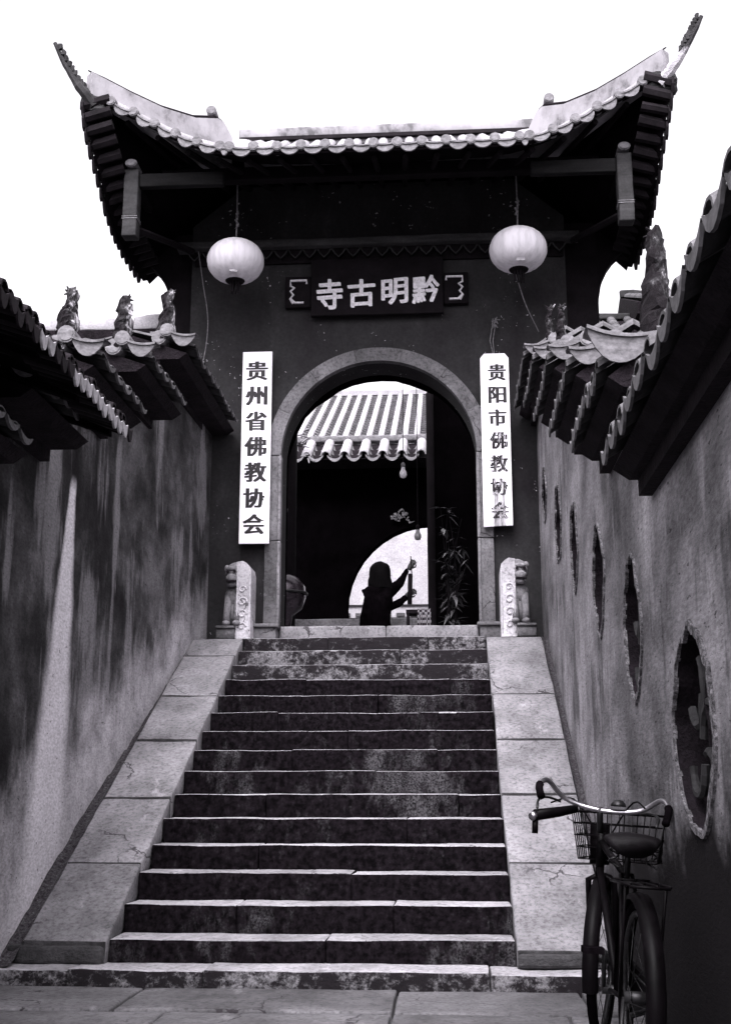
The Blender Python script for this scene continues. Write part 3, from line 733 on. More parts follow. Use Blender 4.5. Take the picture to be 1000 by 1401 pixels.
for dx in alld:
    p = Vector((dx, front_y(dx), front_z(dx)-.03))
    row(p, .055, 'tile_pale')
    link('end_tile', RD, roof, (HC+dx, p.y-.03, p.z+.03+random.uniform(-.004, .004)), (random.uniform(-.1, .1), 0, random.uniform(-.1, .1)), (1, 1, 1))
for a, c_ in zip(alld[:-1], alld[1:]):
    dx = (a+c_)/2+random.uniform(-.006, .006); z = front_z(dx)
    link('drip_tile', RC, roof, (HC+dx, front_y(dx)-.02, z-.035), (random.uniform(-.1, .05), -math.atan(front_slope(dx))+random.uniform(-.05, .05), 0), ((c_-a)/.229, 1, random.uniform(.9, 1.1)))
# side eave tiles
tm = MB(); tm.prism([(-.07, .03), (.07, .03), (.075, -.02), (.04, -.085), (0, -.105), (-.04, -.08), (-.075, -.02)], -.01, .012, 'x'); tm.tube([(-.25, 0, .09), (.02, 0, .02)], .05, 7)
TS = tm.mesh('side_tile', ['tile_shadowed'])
for s in (-1, 1):
    for k in range(17):
        p = side_p((k+.35)/17.0*.98+.02)
        for yy in (p.y,):
            link('side_tile', TS, roof, (HC+s*(p.x+.015), yy, p.z-.03), (random.uniform(-.1, .1), 0, 0 if s > 0 else PI), (1, random.uniform(.85, 1.1), random.uniform(.9, 1.25)))
# hip parapets, white plaster with a dark capping line
hp = [(2.76, 10.44, 7.835), (2.63, 10.57, 7.815), (2.43, 10.76, 7.782), (2.18, 11.0, 7.76), (1.91, 11.27, 7.798), (1.71, 11.47, 7.9), (1.665, 11.51, 7.88), (1.585, 11.59, 7.74)]
for s in (-1, 1):
    m = MB(); vs_ = []; fs = []
    for (dx, y, z) in hp:
        zb = front_z(dx)-.05+(y-10.45)*.25
        nx, ny = .7*.05, .7*.05
        for (q, zz) in ((-1, zb), (-1, z), (1, z), (1, zb)): vs_.append((HC+s*(dx+q*nx), y+q*ny, zz))
    N = len(hp)
    for i in range(N-1):
        for j in range(4): fs.append((i*4+j, i*4+(j+1) % 4, i*4+4+(j+1) % 4, i*4+4+j))
    fs += [(0, 1, 2, 3), tuple(4*(N-1)+j for j in (3, 2, 1, 0))]
    m.add(vs_, fs); hipo = m.build('hip_parapet', 'white_plaster', roof)
    m = MB(); m.tube([(HC+s*dx, y-.045, z+.008) for (dx, y, z) in hp], [.006]+[.017]*(N-1), 6); m.build('parapet_capping', 'tile_shadowed', roof)
    link('end_tile', RD, roof, (HC+s*1.75, 11.38, 7.965), (0, 0, 0), (1.05, 1.6, 1.05))
    # horn
    hn = [(2.70, 10.47, 7.50), (2.80, 10.42, 7.63), (2.9, 10.4, 7.77), (3.0, 10.38, 7.94), (3.095, 10.36, 8.13)]
    m = MB(); pts = [curve(hn, k/14) for k in range(15)]
    m.tube([(HC+s*p.x+noise.noise(p*21)*.008, p.y, p.z+noise.noise(p*17)*.01) for p in pts], [.064-.045*(k/14)+.012*noise.noise(Vector((k*1.7, s, 0))) for k in range(15)], 8)
    m.build('roof_horn', 'tile_dark' if s < 0 else 'horn_plaster', roof)
    m = MB()
    for k in range(9):
        p = curve(hn, .55+.05*k) if s > 0 else curve(hn, .3+.075*k); q = Vector((HC+s*(p.x-.03), p.y-.01, p.z+.02)); m.rock(q.x-.018, q.x+.018, q.y-.02, q.y+.02, q.z-.03, q.z+.03, .006, (1, 1, 1), .012, 20, seed=k)
    m.build('horn_scales', 'tile_dark', roof)
    # gathering of broken tile under the horn
    m = MB(); m.rock(HC+s*2.72-.12, HC+s*2.72+.12, 10.42, 10.56, 7.44, 7.6, .03, (4, 2, 3), .04, 8, seed=3+s); m.build('corner_tile', 'tile_dark', roof)
m = MB(); m.rock(HC-1.62, HC+1.66, 12.28, 12.52, 8.14, 8.27, .02, (24, 2, 2), .008, 3, seed=4); m.build('ridge_wall', 'white_plaster', roof, True)
m = MB(); m.box(HC-1.6, HC+1.64, 12.25, 12.55, 8.10, 8.142); m.build('ridge_course', 'tile_shadowed', roof)
m = MB(); m.box(HC-1.55, HC+1.6, 12.3, 12.5, 7.75, 8.099); m.build('ridge_base', 'white_plaster', roof)
# rafters under the eave
for k in range(-8, 9):
    dx = k*.3; p = Vector((dx, front_y(dx)+.1, front_z(dx)-.09)); q = Vector((dx*.8, 12.1, 7.42))
    m = MB(); m.tube([(HC+p.x, p.y, p.z), (HC+q.x, q.y, q.z)], .03, 6); m.build('rafter', 'timber_dark', gate)
# hanging posts with tie beams
for s, x0 in ((-1, HC-2.41), (1, HC+2.39)):
    pst = MB(); pst.rock(x0-.072, x0+.072, 10.83, 10.97, 6.31, 7.02, .012, (1, 1, 6), .004, 5, seed=4); po = pst.build('hanging_post', 'timber_grey', gate, True)
    m = MB(); m.box(x0-.076, x0+.076, 10.826, 10.974, 6.49, 6.497); m.box(x0-.076, x0+.076, 10.826, 10.974, 6.512, 6.518); m.build('post_band', 'tile_end', po)
    link('end_tile', RD, po, (x0, 10.8, 7.07), (0, 0, 0), (1.2, 2, .85))
    xi = HC+s*1.3
    xi = HC+s*1.5
    m = MB(); a, c_ = sorted((x0-s*.075, xi)); m.rock(a, c_, 10.86, 10.94, 6.84, 6.98, .01, (8, 1, 2), .004, 3, seed=6); m.build('tie_beam', 'timber_mid', gate, True)
    m = MB(); m.tube([(x0, 10.98, 6.9), (x0, 12.1, 6.95)], .06, 8); m.build('bracket_beam', 'timber_dark', gate)
    m = MB(); m.tube([(x0-s*.02, 10.98, 6.45), (x0-s*.4, 11.9, 6.62)], .035, 6); m.build('brace', 'timber_dark', gate)
m = MB(); m.rock(HC-2.2, HC+2.2, 11.2, 11.32, 7.06, 7.2, .01, (10, 1, 1), .005, 2); m.build('eave_purlin', 'timber_dark', gate)

# ------------------------------------------------------------------ name plaque, side tablets, vertical boards
pl = thing('name_plaque', (GC, YF-.06, 5.9), 'dark name plaque with four large white characters above the arch', 'plaque')
m = MB(); m.rock(-1.40, -.007, YF-.105, YF-.035, 5.895, 6.53, .012, (8, 1, 4), .003, 3); m.build('board', 'timber_dark', pl, True)
for ch, xc, zc, ww, hh in (('寺', -1.2, 6.13, .265, .33), ('古', -.865, 6.135, .28, .3), ('明', -.515, 6.145, .27, .28), ('黔', -.19, 6.16, .275, .3)):
    g = glyph(ch, ww, hh, bold=.004, song=.055, sq=.9); 
    sk = random.uniform(.05, .09)
    g.v = [(x, y, z+x*sk) for x, y, z in g.v]
    g.xf(Matrix.Translation((xc, YF-.112, zc))); g.build('character', 'gilt_white', pl)
for x0, x1, s, lab in ((-1.68, -1.405, 1, 'small dark tablet with worn fretwork left of the name plaque'), (-.002, .255, -1, 'small dark tablet with worn fretwork right of the name plaque')):
    t = thing('side_tablet', ((x0+x1)/2, YF-.04, 6.01), lab, 'tablet', 'fretwork tablets beside the plaque')
    m = MB(); m.rock(x0, x1, YF-.07, YF-.004, 6.01, 6.36, .01, (2, 1, 2), .002); m.build('tablet_board', 'timber_dark', t, True)
    m = MB(); xo = (x0+.06 if s > 0 else x1-.06); P = [(xo+s*.17, 6.27), (xo+s*.17, 6.31), (xo, 6.31), (xo, 6.25), (xo+s*.04, 6.23), (xo, 6.19), (xo+s*.03, 6.15), (xo, 6.11), (xo+s*.05, 6.06), (xo+s*.14, 6.06)]
    m.tube([(x, YF-.075, z) for x, z in P], .013, 5); m.tube([(xo, YF-.075, 6.11), (xo+s*.03, YF-.075, 6.05)], .016, 5); m.build('fretwork', 'worn_fret' if 'worn_fret' in MATS else 'gilt_white', t)
def board(x0, x1, z0, z1, text, mat, inkm, label, clip, tilt, cz, ch, cw):
    t = thing('vertical_signboard', ((x0+x1)/2, YF-.13, z0), label, 'signboard', 'white boards hung either side of the arch')
    m = MB()
    if clip: pl_ = [(x0, z0), (x1, z0+.01), (x1, z1-.05), (x1-.04, z1), (x0+.04, z1), (x0, z1-.05)]
    else: pl_ = [(x0, z0), (x1, z0), (x1, z1), (x0, z1)]
    ym = YF-.135
    m.prism(pl_, ym, ym+.035, 'y'); bo = m.build('board', [mat], t)
    xc = (x0+x1)/2
    for k, c_ in enumerate(text):
        g = glyph(c_, cw, ch, bold=.008, song=.085)
        wear = clip and k >= 3
        g.xf(Matrix.Translation((xc+random.uniform(-.004, .004)+(.02 if clip else .0), ym-.001, cz[k]))); g.build('character', inkm if wear else 'ink', t)
    for o in t.children: pass
    t.rotation_euler = (0, tilt, 0)
    return t
board(-2.10, -1.795, 3.46, 5.5, '贵州省佛教协会', 'board_white', 'ink', 'long white signboard with seven black characters left of the arch', False, .0, [5.29-k*.272 for k in range(7)], .205, .215)
board(.36, .65, 3.60, 5.42, '贵阳市佛教协会', 'board_peeling', 'worn_ink', 'peeling white signboard with clipped top corners right of the arch', True, .0, [5.215-k*.242 for k in range(7)], .175, .17)
# ------------------------------------------------------------------ lanterns
def lantern(x, z, yaw, label, hz, seed):
    y = 11.4; t = thing('round_lantern', (x, y, z-.24), label, 'lantern', 'round lanterns hanging under the eave')
    m = MB(); n = 48; lev = 20; vs_ = []
    for k in range(lev+1):
        a = -PI/2*.82+PI*.82*k/lev; 
        for i in range(n):
            r = (.285+.004*math.cos(i*PI*2*24/n))*math.cos(a)**.85; vs_.append((x+r*math.cos(2*PI*i/n), y+r*math.sin(2*PI*i/n), z+.212*math.sin(a)/math.sin(PI/2*.82)))
    fs = [(k*n+i, k*n+(i+1) % n, (k+1)*n+(i+1) % n, (k+1)*n+i) for k in range(lev) for i in range(n)]
    fs.append(tuple(lev*n+i for i in range(n))); m.add(vs_, fs); m.build('globe', 'lantern_cloth', t, True)
    m = MB(); m.lathe([(.0, -.225), (.09, -.225), (.1, -.21), (.085, -.195), (0, -.195)], x, y, 20, 0, z); m.build('base_ring', 'timber_dark', t, True)
    m = MB(); m.lathe([(.0, .225), (.06, .225), (.07, .212), (.065, .205), (0, .205)], x, y, 20, 0, z); m.build('top_ring', 'tile_end', t, True)
    m = MB(); m.tube([(x, y, z+.24), (x+.005, y, (z+hz)/2), (x-.003, y, hz)], .008, 6)
    for k in range(5): zz = z+.38+k*.035; m.tube([(x+random.uniform(-.02, .02), y, zz), (x+random.uniform(-.02, .02), y, zz+.045)], .012, 5)
    m.build('hanging_rope', 'rope', t)
    m = MB()
    for k in range(10):
        a = k*.63; xx, yy = x+.05*math.cos(a), y+.05*math.sin(a); m.tube([(xx, yy, z-.235), (xx+random.uniform(-.02, .02), yy, z-.31-random.random()*.05)], .007, 4)
    m.build('tassel', 'timber_dark', t)
    m = MB(); m.rock(x-.03, x+.05, y-.2, y-.18, z-.2, z-.17, .005, (2, 1, 1), .015, 15, seed=seed+2); m.build('paper_tag', 'tile_pale', t)
    return t
lantern(-2.10, 6.265, 0, 'pale round lantern with dark underside hanging left of the plaque', 7.25, 0)
lantern(.745, 6.30, 0, 'pale round lantern with trailing wires hanging right of the plaque', 7.25, 1)
def wire(pts, label, r=.006):
    m = MB(); cp_ = [curve(pts, k/30) for k in range(31)]; m.tube(cp_, r, 5); return tag(m.build('hanging_wire', 'rope'), label, 'wire', 'loose wires on the gate front')
wire([(-2.62, 12.0, 6.7), (-2.56, 12.04, 6.3), (-2.50, 12.05, 5.9), (-2.53, 12.06, 5.5), (-2.62, 12.06, 5.2)], 'thin loose wire hanging down the gate wall left of the left lantern')
wire([(.72, 11.45, 6.06), (.82, 11.7, 5.85), (.97, 12.0, 5.66)], 'thin wire trailing from the bottom of the right lantern')
m = MB()
for k in range(9):
    a = k*.7; m.tube([(.52+.03*math.cos(a), 12.07, 5.8+.05*math.sin(a)), (.52+random.uniform(-.06, .06), 12.05, 5.8+random.uniform(-.07, .07))], .006, 4)
m.tube([(.53, 12.06, 5.78), (.5, 12.07, 5.6), (.51, 12.07, 5.44)], .005, 4); m.tube([(.5, 12.06, 5.78), (.47, 12.07, 5.6), (.5, 12.07, 5.44)], .005, 4)
tag(m.build('wire_bundle', 'rope'), 'knotted bundle of wire above the right signboard', 'wire', 'loose wires on the gate front')

# ------------------------------------------------------------------ guardian stones
def lion(s, x_in, label):
    """s=-1 left of the door, +1 right; slab on the inner side, lion on the outer side"""
    t = thing('stone_lion', (x_in+s*.16, 11.7, LAND), label, 'statue', 'carved lion stones flanking the door')
    y0 = 11.6
    # slab
    a, c_ = sorted((x_in, x_in+s*.145)); zt = LAND+.76
    pl_ = [(a, LAND), (c_, LAND)]
    if s < 0: pl_ += [(c_, zt-.12), (c_-.012, zt-.06), (c_-.05, zt-.02), (a+.06, zt), (a, zt-.01)]
    else: pl_ += [(c_, zt-.01), (c_-.06, zt), (a+.05, zt-.02), (a+.012, zt-.06), (a, zt-.12)]
    m = MB(); m.prism(pl_, y0, y0+.3, 'y'); m.build('slab', 'pale_stone', t)
    m = MB(); xm = (a+c_)/2
    for k, (zz, r) in enumerate(((.12, .04), (.24, .045), (.36, .05), (.48, .04))):      # scroll relief on the slab
        pts = [(xm+s*.01+math.cos(q*.7)*r*(1-q*.07), y0-.004, LAND+zz+math.sin(q*.7)*r*(1-q*.07)) for q in range(11)]
        m.tube(pts, .008, 5)
    for e in (a+.012, c_-.012): m.tube([(e, y0-.003, LAND+.03), (e, y0-.003, zt-.12)], .007, 5)
    m.build('scroll_relief', 'pale_stone', t)
    # lion: seated figure seen from the front, on the outer side
    xl = x_in+s*.185
    m = MB()
    def blob(cx, cy, cz, rx, ry, rz, seed=0, amp=.012):
        n, lv = 12, 8; v = []
        for k in range(lv+1):
            th = PI*k/lv
            for i in range(n):
                ph = 2*PI*i/n; p = Vector((math.sin(th)*math.cos(ph), math.sin(th)*math.sin(ph), math.cos(th)))
                q = 1+amp*8*noise.noise(p*3.1+Vector((seed, 0, 0))); v.append((cx+p.x*rx*q, cy+p.y*ry*q, cz+p.z*rz*q))
        m.add(v, [(k*n+i, (k+1)*n+i, (k+1)*n+(i+1) % n, k*n+(i+1) % n) for k in range(lv) for i in range(n)])
    blob(xl, y0+.17, LAND+.28, .095, .13, .15, 1); blob(xl+s*.01, y0+.13, LAND+.42, .085, .1, .12, 2)
    blob(xl-s*.02, y0+.12, LAND+.65, .115, .13, .115, 3); blob(xl-s*.07, y0+.13, LAND+.6, .09, .12, .14, 13); blob(xl+s*.01, y0+.02, LAND+.59, .06, .06, .05, 4)
    blob(xl+s*.01, y0+.03, LAND+.53, .05, .05, .025, 5); blob(xl+s*.012, y0+.015, LAND+.685, .055, .04, .025, 6)
    blob(xl-s*.05, y0+.1, LAND+.72, .03, .04, .04, 7); blob(xl+s*.07, y0+.1, LAND+.7, .03, .04, .04, 8)
    for q in (-1, 1): m.tube([(xl+q*.045, y0+.08, LAND+.42), (xl+q*.05, y0+.03, LAND+.25), (xl+q*.05, y0+.02, LAND+.16)], [.04, .035, .04], 8); blob(xl+q*.05, y0+0, LAND+.15, .04, .055, .03, 9)
    m.build('lion_figure', 'lion_grey' if 'lion_grey' in MATS else 'ramp_stone', t, True)
    m = MB(); 
    for q in (-1, 1): m.tube([(xl+q*.035+s*.012, y0-.02, LAND+.655), (xl+q*.035+s*.012, y0+.02, LAND+.655)], .014, 8)
    m.tube([(xl-.045+s*.01, y0-.03, LAND+.557), (xl+.055+s*.01, y0-.03, LAND+.557)], .011, 6); m.build('carved_features', 'mortar_dark', t)
    m = MB(); a, c_ = sorted((x_in+s*.147, x_in+s*.33)); m.rock(a, c_, y0-.02, y0+.33, LAND, LAND+.095, .01, (3, 3, 1), .004, 5); m.rock(a-.0, c_+s*.0, y0-.04, y0+.34, LAND+.098, LAND+.125, .008, (3, 3, 1), .003, 5, seed=2); m.build('plinth', 'arch_stone', t, True)
m_stone('lion_grey', .16, .34, .6)
lion(-1, -1.905, 'carved stone lion left of the doorway, beside the ramp top')
lion(1, .495, 'carved stone lion right of the doorway, beside the ramp top')

# ------------------------------------------------------------------ courtyard seen through the arch
m = MB(); m.box(-9, 9, YF+.6, 40, 1.9, LAND+.03); struct(m.build('courtyard_floor', 'slab_stone'))
m = MB(); m.rock(-2.2, -.3, 14.25, 14.6, LAND+.03, LAND+.55, .015, (10, 2, 3), .006, 3); tag(m.build('stone_kerb', 'slab_stone', None, True), 'low pale stone kerb inside the doorway behind the threshold', 'kerb')
mg = thing('moon_gate_wall', (-1.6, 15.8, LAND), 'dark inner wall with a round moon gate and small tiled roof seen through arch', 'wall')
mcx, mcz, mr = -.2, 3.34, 1.12
hole = [(mcx+mr*math.cos(2*PI*i/40), mcz+mr*math.sin(2*PI*i/40)) for i in range(40)]
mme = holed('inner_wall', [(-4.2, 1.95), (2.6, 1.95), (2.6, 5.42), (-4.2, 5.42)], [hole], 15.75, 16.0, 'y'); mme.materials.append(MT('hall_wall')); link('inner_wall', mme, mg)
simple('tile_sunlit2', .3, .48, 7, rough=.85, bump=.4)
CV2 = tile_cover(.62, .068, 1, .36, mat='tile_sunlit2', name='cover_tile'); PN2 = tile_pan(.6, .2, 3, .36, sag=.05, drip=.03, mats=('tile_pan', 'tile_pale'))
m = MB(); m.prism([(15.38, 5.26), (16.0, 5.63), (16.6, 5.26), (16.0, 5.2)], -4.2, -.27, 'x'); m.build('roof_bed', 'mortar_dark', mg)
m = MB(); m.rock(-4.2, -.245, 15.93, 16.07, 5.65, 5.745, .02, (20, 1, 1), .008, 4); m.build('ridge_band', 'tile_end', mg, True)
for k in range(16):
    x = -.33-.25*k
    link('cover_tile', CV2, mg, (x, 15.98, 5.66), (0, 0, -PI/2)); link('pan_tile', PN2, mg, (x-.125, 15.98, 5.66), (0, 0, -PI/2))
# broken vine at the left end of the little roof
m = MB()
for k in range(26):
    p = Vector((-2.0+random.uniform(-.1, .22), 15.36, 5.3+random.uniform(-.05, .38))); q = p+Vector((random.uniform(-.1, .1), -.03, random.uniform(-.08, .08))); m.tube([p, q], [.016, .006], 4)
m.build('broken_edge', 'tile_pale', mg)
m = MB()
for k in range(16):
    p = Vector((-.62+random.uniform(-.14, .14), 15.72, 4.52+random.uniform(-.02, .1))); a = random.random()*6
    m.tube([p, p+Vector((math.cos(a)*.05, -.02, math.sin(a)*.05)), p+Vector((math.cos(a+1)*.08, -.02, math.sin(a+1)*.08))], [.012, .012, .005], 5)
m.build('carved_boss', 'tile_end', mg)
# far hall roof
hall = thing('far_hall', (-2, 25, LAND), 'sunlit hall roof of pale tile rows rising beyond the inner wall', 'hall')
E0, E1 = (22.4, 7.45), (26.9, 9.93); Lr = E1[0]-E0[0]; RZ = E1[1]-E0[1]
m = MB(); m.prism([(E0[0], E0[1]-.02), (E1[0], E1[1]-.02), (E1[0]+4.5, E0[1]-.02), (E1[0]+4.5, E0[1]-.2), (E0[0], E0[1]-.2)], -7.5, 1.5, 'x'); m.build('roof_bed', 'tile_pan', hall)
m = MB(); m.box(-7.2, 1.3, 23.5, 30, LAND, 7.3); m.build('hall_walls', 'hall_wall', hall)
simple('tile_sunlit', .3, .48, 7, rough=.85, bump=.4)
FCV = tile_cover(Lr, .06, 17, RZ, mat='tile_sunlit', name='tile_row', nseg=5); FPN = tile_pan(Lr, .15, 24, RZ, sag=.03, drip=.03, mats=('tile_sunlit', 'tile_grey'), name='pan_row', nseg=4, lift=.03)  # pan lip faces coloured darker, painting in the shade under each lip
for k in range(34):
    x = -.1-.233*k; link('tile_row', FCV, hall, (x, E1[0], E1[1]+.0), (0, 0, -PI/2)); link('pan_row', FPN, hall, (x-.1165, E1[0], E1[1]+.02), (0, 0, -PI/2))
m = MB(); m.box(-7.6, 1.6, E1[0]-.1, E1[0]+.15, E1[1]-.02, E1[1]+.09); m.build('ridge', 'tile_pale', hall)
# pale screen wall lit by the open court
scn = thing('screen_wall', (-.5, 19.6, LAND), 'pale plastered wall in open light behind the moon gate', 'wall')
m = MB(); m.rock(-3.5, 3, 19.5, 19.7, LAND, 5.3, .01, (20, 1, 10), .02, 1.2); m.build('wall_face', 'screen_plaster', scn, True)
m = MB(); m.box(-3.4, 2.9, 19.47, 19.52, 3.93, 3.945); m.box(-3.4, 2.9, 19.47, 19.52, 3.72, 3.735)
m.build('moulding', 'tile_dark', scn)
for k in range(12):
    m = MB(); x = -2.6+k*.22; m.box(x, x+.14, 19.478, 19.52, 3.76, 3.81); m.build('moulding_block', 'tile_grey', scn)
# dark side pavilion on the right, hiding half of the moon gate
pv = thing('side_pavilion', (.6, 14.6, LAND), 'unlit dark pavilion corner closing the right half of the doorway', 'building')
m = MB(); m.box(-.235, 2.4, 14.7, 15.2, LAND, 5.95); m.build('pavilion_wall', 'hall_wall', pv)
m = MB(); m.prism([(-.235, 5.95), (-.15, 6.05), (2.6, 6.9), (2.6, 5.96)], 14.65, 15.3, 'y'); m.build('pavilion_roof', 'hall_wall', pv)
m = MB(); m.tube([(-.2, 14.68, LAND), (-.2, 14.68, 5.9)], .05, 10); m.build('pavilion_post', 'timber_dark', pv)
# left column with worn characters
col = thing('carved_column', (-1.78, 13.4, LAND), 'dark column with a worn carved inscription inside the left jamb', 'column')
m = MB(); m.tube([(-1.86, 13.4, LAND), (-1.86, 13.4, 6.3)], .16, 16); m.build('shaft', 'timber_dark', col, True)
m = MB(); yy = 13.24
for P in ([(-1.84, 4.28), (-1.84, 4.18)], [(-1.79, 4.29), (-1.79, 4.17)], [(-1.85, 4.1), (-1.83, 4.05), (-1.79, 4.05), (-1.78, 4.11)], [(-1.83, 3.95), (-1.80, 3.97)], [(-1.81, 3.86), (-1.79, 3.83)], [(-1.85, 3.72), (-1.78, 3.75)], [(-1.8, 3.78), (-1.81, 3.7)]):
    m.tube([(x, yy, z) for x, z in P], .006, 4)
m.build('worn_inscription', 'tile_grey', col)
# incense burner at the left
ib = thing('incense_burner', (-1.78, 13.05, LAND), 'dark glossy rounded incense burner half hidden behind the left jamb', 'burner')
m = MB(); m.lathe([(.0, .05), (.1, .05), (.08, .2), (.12, .42), (.22, .5), (.26, .62), (.25, .74), (.18, .83), (.1, .87), (0, .88)], -1.80, 13.05, 24, 0, LAND); m.build('bowl', 'bronze', ib, True)
m = MB(); m.lathe([(.0, .01), (.17, .01), (.17, .05), (.0, .05)], -1.80, 13.05, 20, 0, LAND+.02); m.build('foot', 'bronze', ib, True)
m = MB(); m.tube([(-1.80+.27*math.cos(a), 13.05+.27*math.sin(a), LAND+.66) for a in [2*PI*i/24 for i in range(24)]], .014, 6, closed=True); m.build('rim', 'dull_steel', ib, True)
# bulbs
def bulb(x, y, z, ztop, mat, label):
    t = thing('light_bulb', (x, y, z), label, 'bulb', 'bare bulbs hanging on wires')
    m = MB(); m.lathe([(0, -.07), (.03, -.062), (.042, -.03), (.038, 0), (.022, .035), (.02, .06), (0, .06)], x, y, 14, 0, z); m.build('glass', mat, t, True)
    m = MB(); m.lathe([(0, .058), (.024, .058), (.024, .1), (.01, .115), (0, .115)], x, y, 12, 0, z); m.build('socket', 'tile_end' if mat == 'bulb_glass' else 'timber_dark', t, True)
    m = MB(); m.tube([(x, y, z+.11), (x, y, ztop)], .0045, 5); m.build('cord', 'timber_dark', t)
bulb(-.495, 13.5, 4.575, 6.4, 'bulb_glass', 'white bulb hanging under the small tiled roof inside the arch')
bulb(-.345, 13.9, 3.93, 6.4, 'grey_glass', 'grey bulb hanging in front of the bright moon gate')
# leafy plant on the right
pt = thing('potted_plant', (.02, 13.6, LAND), 'tall glossy leafed plant in dark pot inside right jamb', 'plant')
m = MB(); m.lathe([(.0, .0), (.13, .0), (.17, .28), (.18, .3), (.15, .3), (.14, .26), (0, .26)], .02, 13.6, 16, 0, LAND+.03); m.build('pot', 'timber_dark', pt, True)
ms = MB(); ml = MB()
for k in range(13):
    b0 = Vector((.02+random.uniform(-.07, .07), 13.6+random.uniform(-.06, .06), LAND+.28)); hgt = random.uniform(.5, 1.5); lean = random.uniform(-.12, .2)
    pts = [b0+Vector((lean*t*t+.02*math.sin(5*t+k), .05*t, hgt*t)) for t in [i/6 for i in range(7)]]; ms.tube(pts, [.008-.0008*i for i in range(7)], 5)
    for j in range(14):
        p = pts[random.randint(1, 6)]; a = random.uniform(0, 2*PI); dn = random.uniform(-.9, .4); Lf = random.uniform(.1, .2); wv = random.uniform(.014, .03)
        d_ = Vector((math.cos(a), math.sin(a)*.8, dn)).normalized(); s_ = d_.cross(Vector((0, 0, 1))).normalized()*wv
        q = [p, p+d_*Lf*.4+s_, p+d_*Lf*.4-s_, p+d_*Lf*.4+Vector((0, 0, -.006)), p+d_*Lf+Vector((0, 0, -.03))]
        ml.add(q, [(0, 3, 1), (0, 2, 3), (3, 4, 1), (2, 4, 3)])
ms.build('stem', 'timber_dark', pt); lv = ml.build('foliage', 'leaf', pt)
# checked cloth over a low stool
cs = thing('cloth_covered_stool', (-.33, 13.45, LAND), 'low stool draped with a checked cloth beside the kneeling person', 'stool')
m = MB(); m.box(-.47, -.2, 13.35, 13.6, LAND+.48, LAND+.52); m.build('seat', 'timber_dark', cs)
for qx in (-.45, -.22):
    for qy in (13.37, 13.57): m = MB(); m.box(qx-.015, qx+.015, qy-.015, qy+.015, LAND+.03, LAND+.48); m.build('leg', 'timber_dark', cs)
m = MB(); n = 14; vs_ = []; fs = []
prof = [(13.6, .53), (13.35, .53), (13.335, .5), (13.33, .4), (13.325, .3), (13.32, .2), (13.325, .1)]
for k, (yv, zv) in enumerate(prof):
    for i in range(n+1): xx = -.335+.13*i/n-.02*(k/6)*(1-2*i/n); vs_.append((xx, yv+.016*math.sin(i*1.3)*min(1, k/3), LAND+zv))
for k in range(len(prof)-1):
    for i in range(n): fs.append((k*(n+1)+i, k*(n+1)+i+1, (k+1)*(n+1)+i+1, (k+1)*(n+1)+i))
m.add(vs_, fs); co = m.build('cloth', 'check_cloth', cs, True)
# ------------------------------------------------------------------ kneeling person with raised arm
def skin(name, verts, edges, radii, mat, parent, sub=2, root=0):
    me = bpy.data.meshes.new(name); me.from_pydata(verts, edges, []); ob = bpy.data.objects.new('tmp', me); C.objects.link(ob)
    mo = ob.modifiers.new('s', 'SKIN'); sl_ = me.skin_vertices[0].data if me.skin_vertices else None
    if sl_ is None:
        bm = bmesh.new(); bm.from_mesh(me); bm.verts.layers.skin.verify(); bm.to_mesh(me); bm.free(); sl_ = me.skin_vertices[0].data
    for k, r in enumerate(radii): sl_[k].radius = (r, r) if not hasattr(r, '__len__') else r; sl_[k].use_root = (k == root)
    ss = ob.modifiers.new('u', 'SUBSURF'); ss.levels = sub; ss.render_levels = sub
    out = eval_mesh(ob); bpy.data.objects.remove(ob)
    out.materials.clear(); out.materials.append(MT(mat)); out.polygons.foreach_set('use_smooth', [True]*len(out.polygons))
    out.name = name; return link(name, out, parent)
FZ = LAND+.03; PY = 13.3
per = thing('person', (-.83, PY, FZ), 'person in dark clothes kneeling in the doorway with one arm raised, holding a stick', 'person')
V = [(-.80, PY, FZ+.28), (-.80, PY+.01, FZ+.44), (-.79, PY+.02, FZ+.6), (-.77, PY+.03, FZ+.74), (-.76, PY+.04, FZ+.80), (-.755, PY+.05, FZ+.86),     # pelvis..neck..head base 0-5
     (-.745, PY+.06, FZ+.93),                                                        # 6 head
     (-.64, PY+.06, FZ+.70), (-.54, PY+.12, FZ+.80), (-.435, PY+.14, FZ+.955),          # right arm raised 7-9 
     (-.90, PY+.0, FZ+.68), (-.72, PY+.12, FZ+.50), (-.55, PY+.16, FZ+.58), (-.46, PY+.17, FZ+.66),   # other arm 10-13
     (-.70, PY+.12, FZ+.2), (-.62, PY+.36, FZ+.09), (-.72, PY-.02, FZ+.07), (-.74, PY-.14, FZ+.05),          # right leg 14-17
     (-.90, PY+.12, FZ+.2), (-.90, PY+.36, FZ+.09), (-.88, PY-.02, FZ+.07), (-.88, PY-.14, FZ+.05)]
Ed = [(0,1), (1,2), (2,3), (3,4), (4,5), (5,6), (3,7), (7,8), (8,9), (3,10), (10,11), (11,12), (12,13), (0,14), (14,15), (15,16), (16,17), (0,18), (18,19), (19,20), (20,21)]
Rd = [.17, .155, .15, .12, .055, .055, .085, .07, .05, .03, .07, .055, .045, .03, .09, .065, .05, .04, .09, .065, .05, .04]
Rd[0:4] = [.19, .18, .175, .13]
bo = skin('body', V, Ed, Rd, 'cloth_dark', per)
for v in bo.data.vertices:
    q = v.co; v.co = q+noise.noise_vector(Vector((q.x*9, q.y*9, q.z*5)))*.022+noise.noise_vector(q*24)*.008
m = MB()        # hair: a bob falling to the shoulders
n, lv = 18, 12; vs_ = []
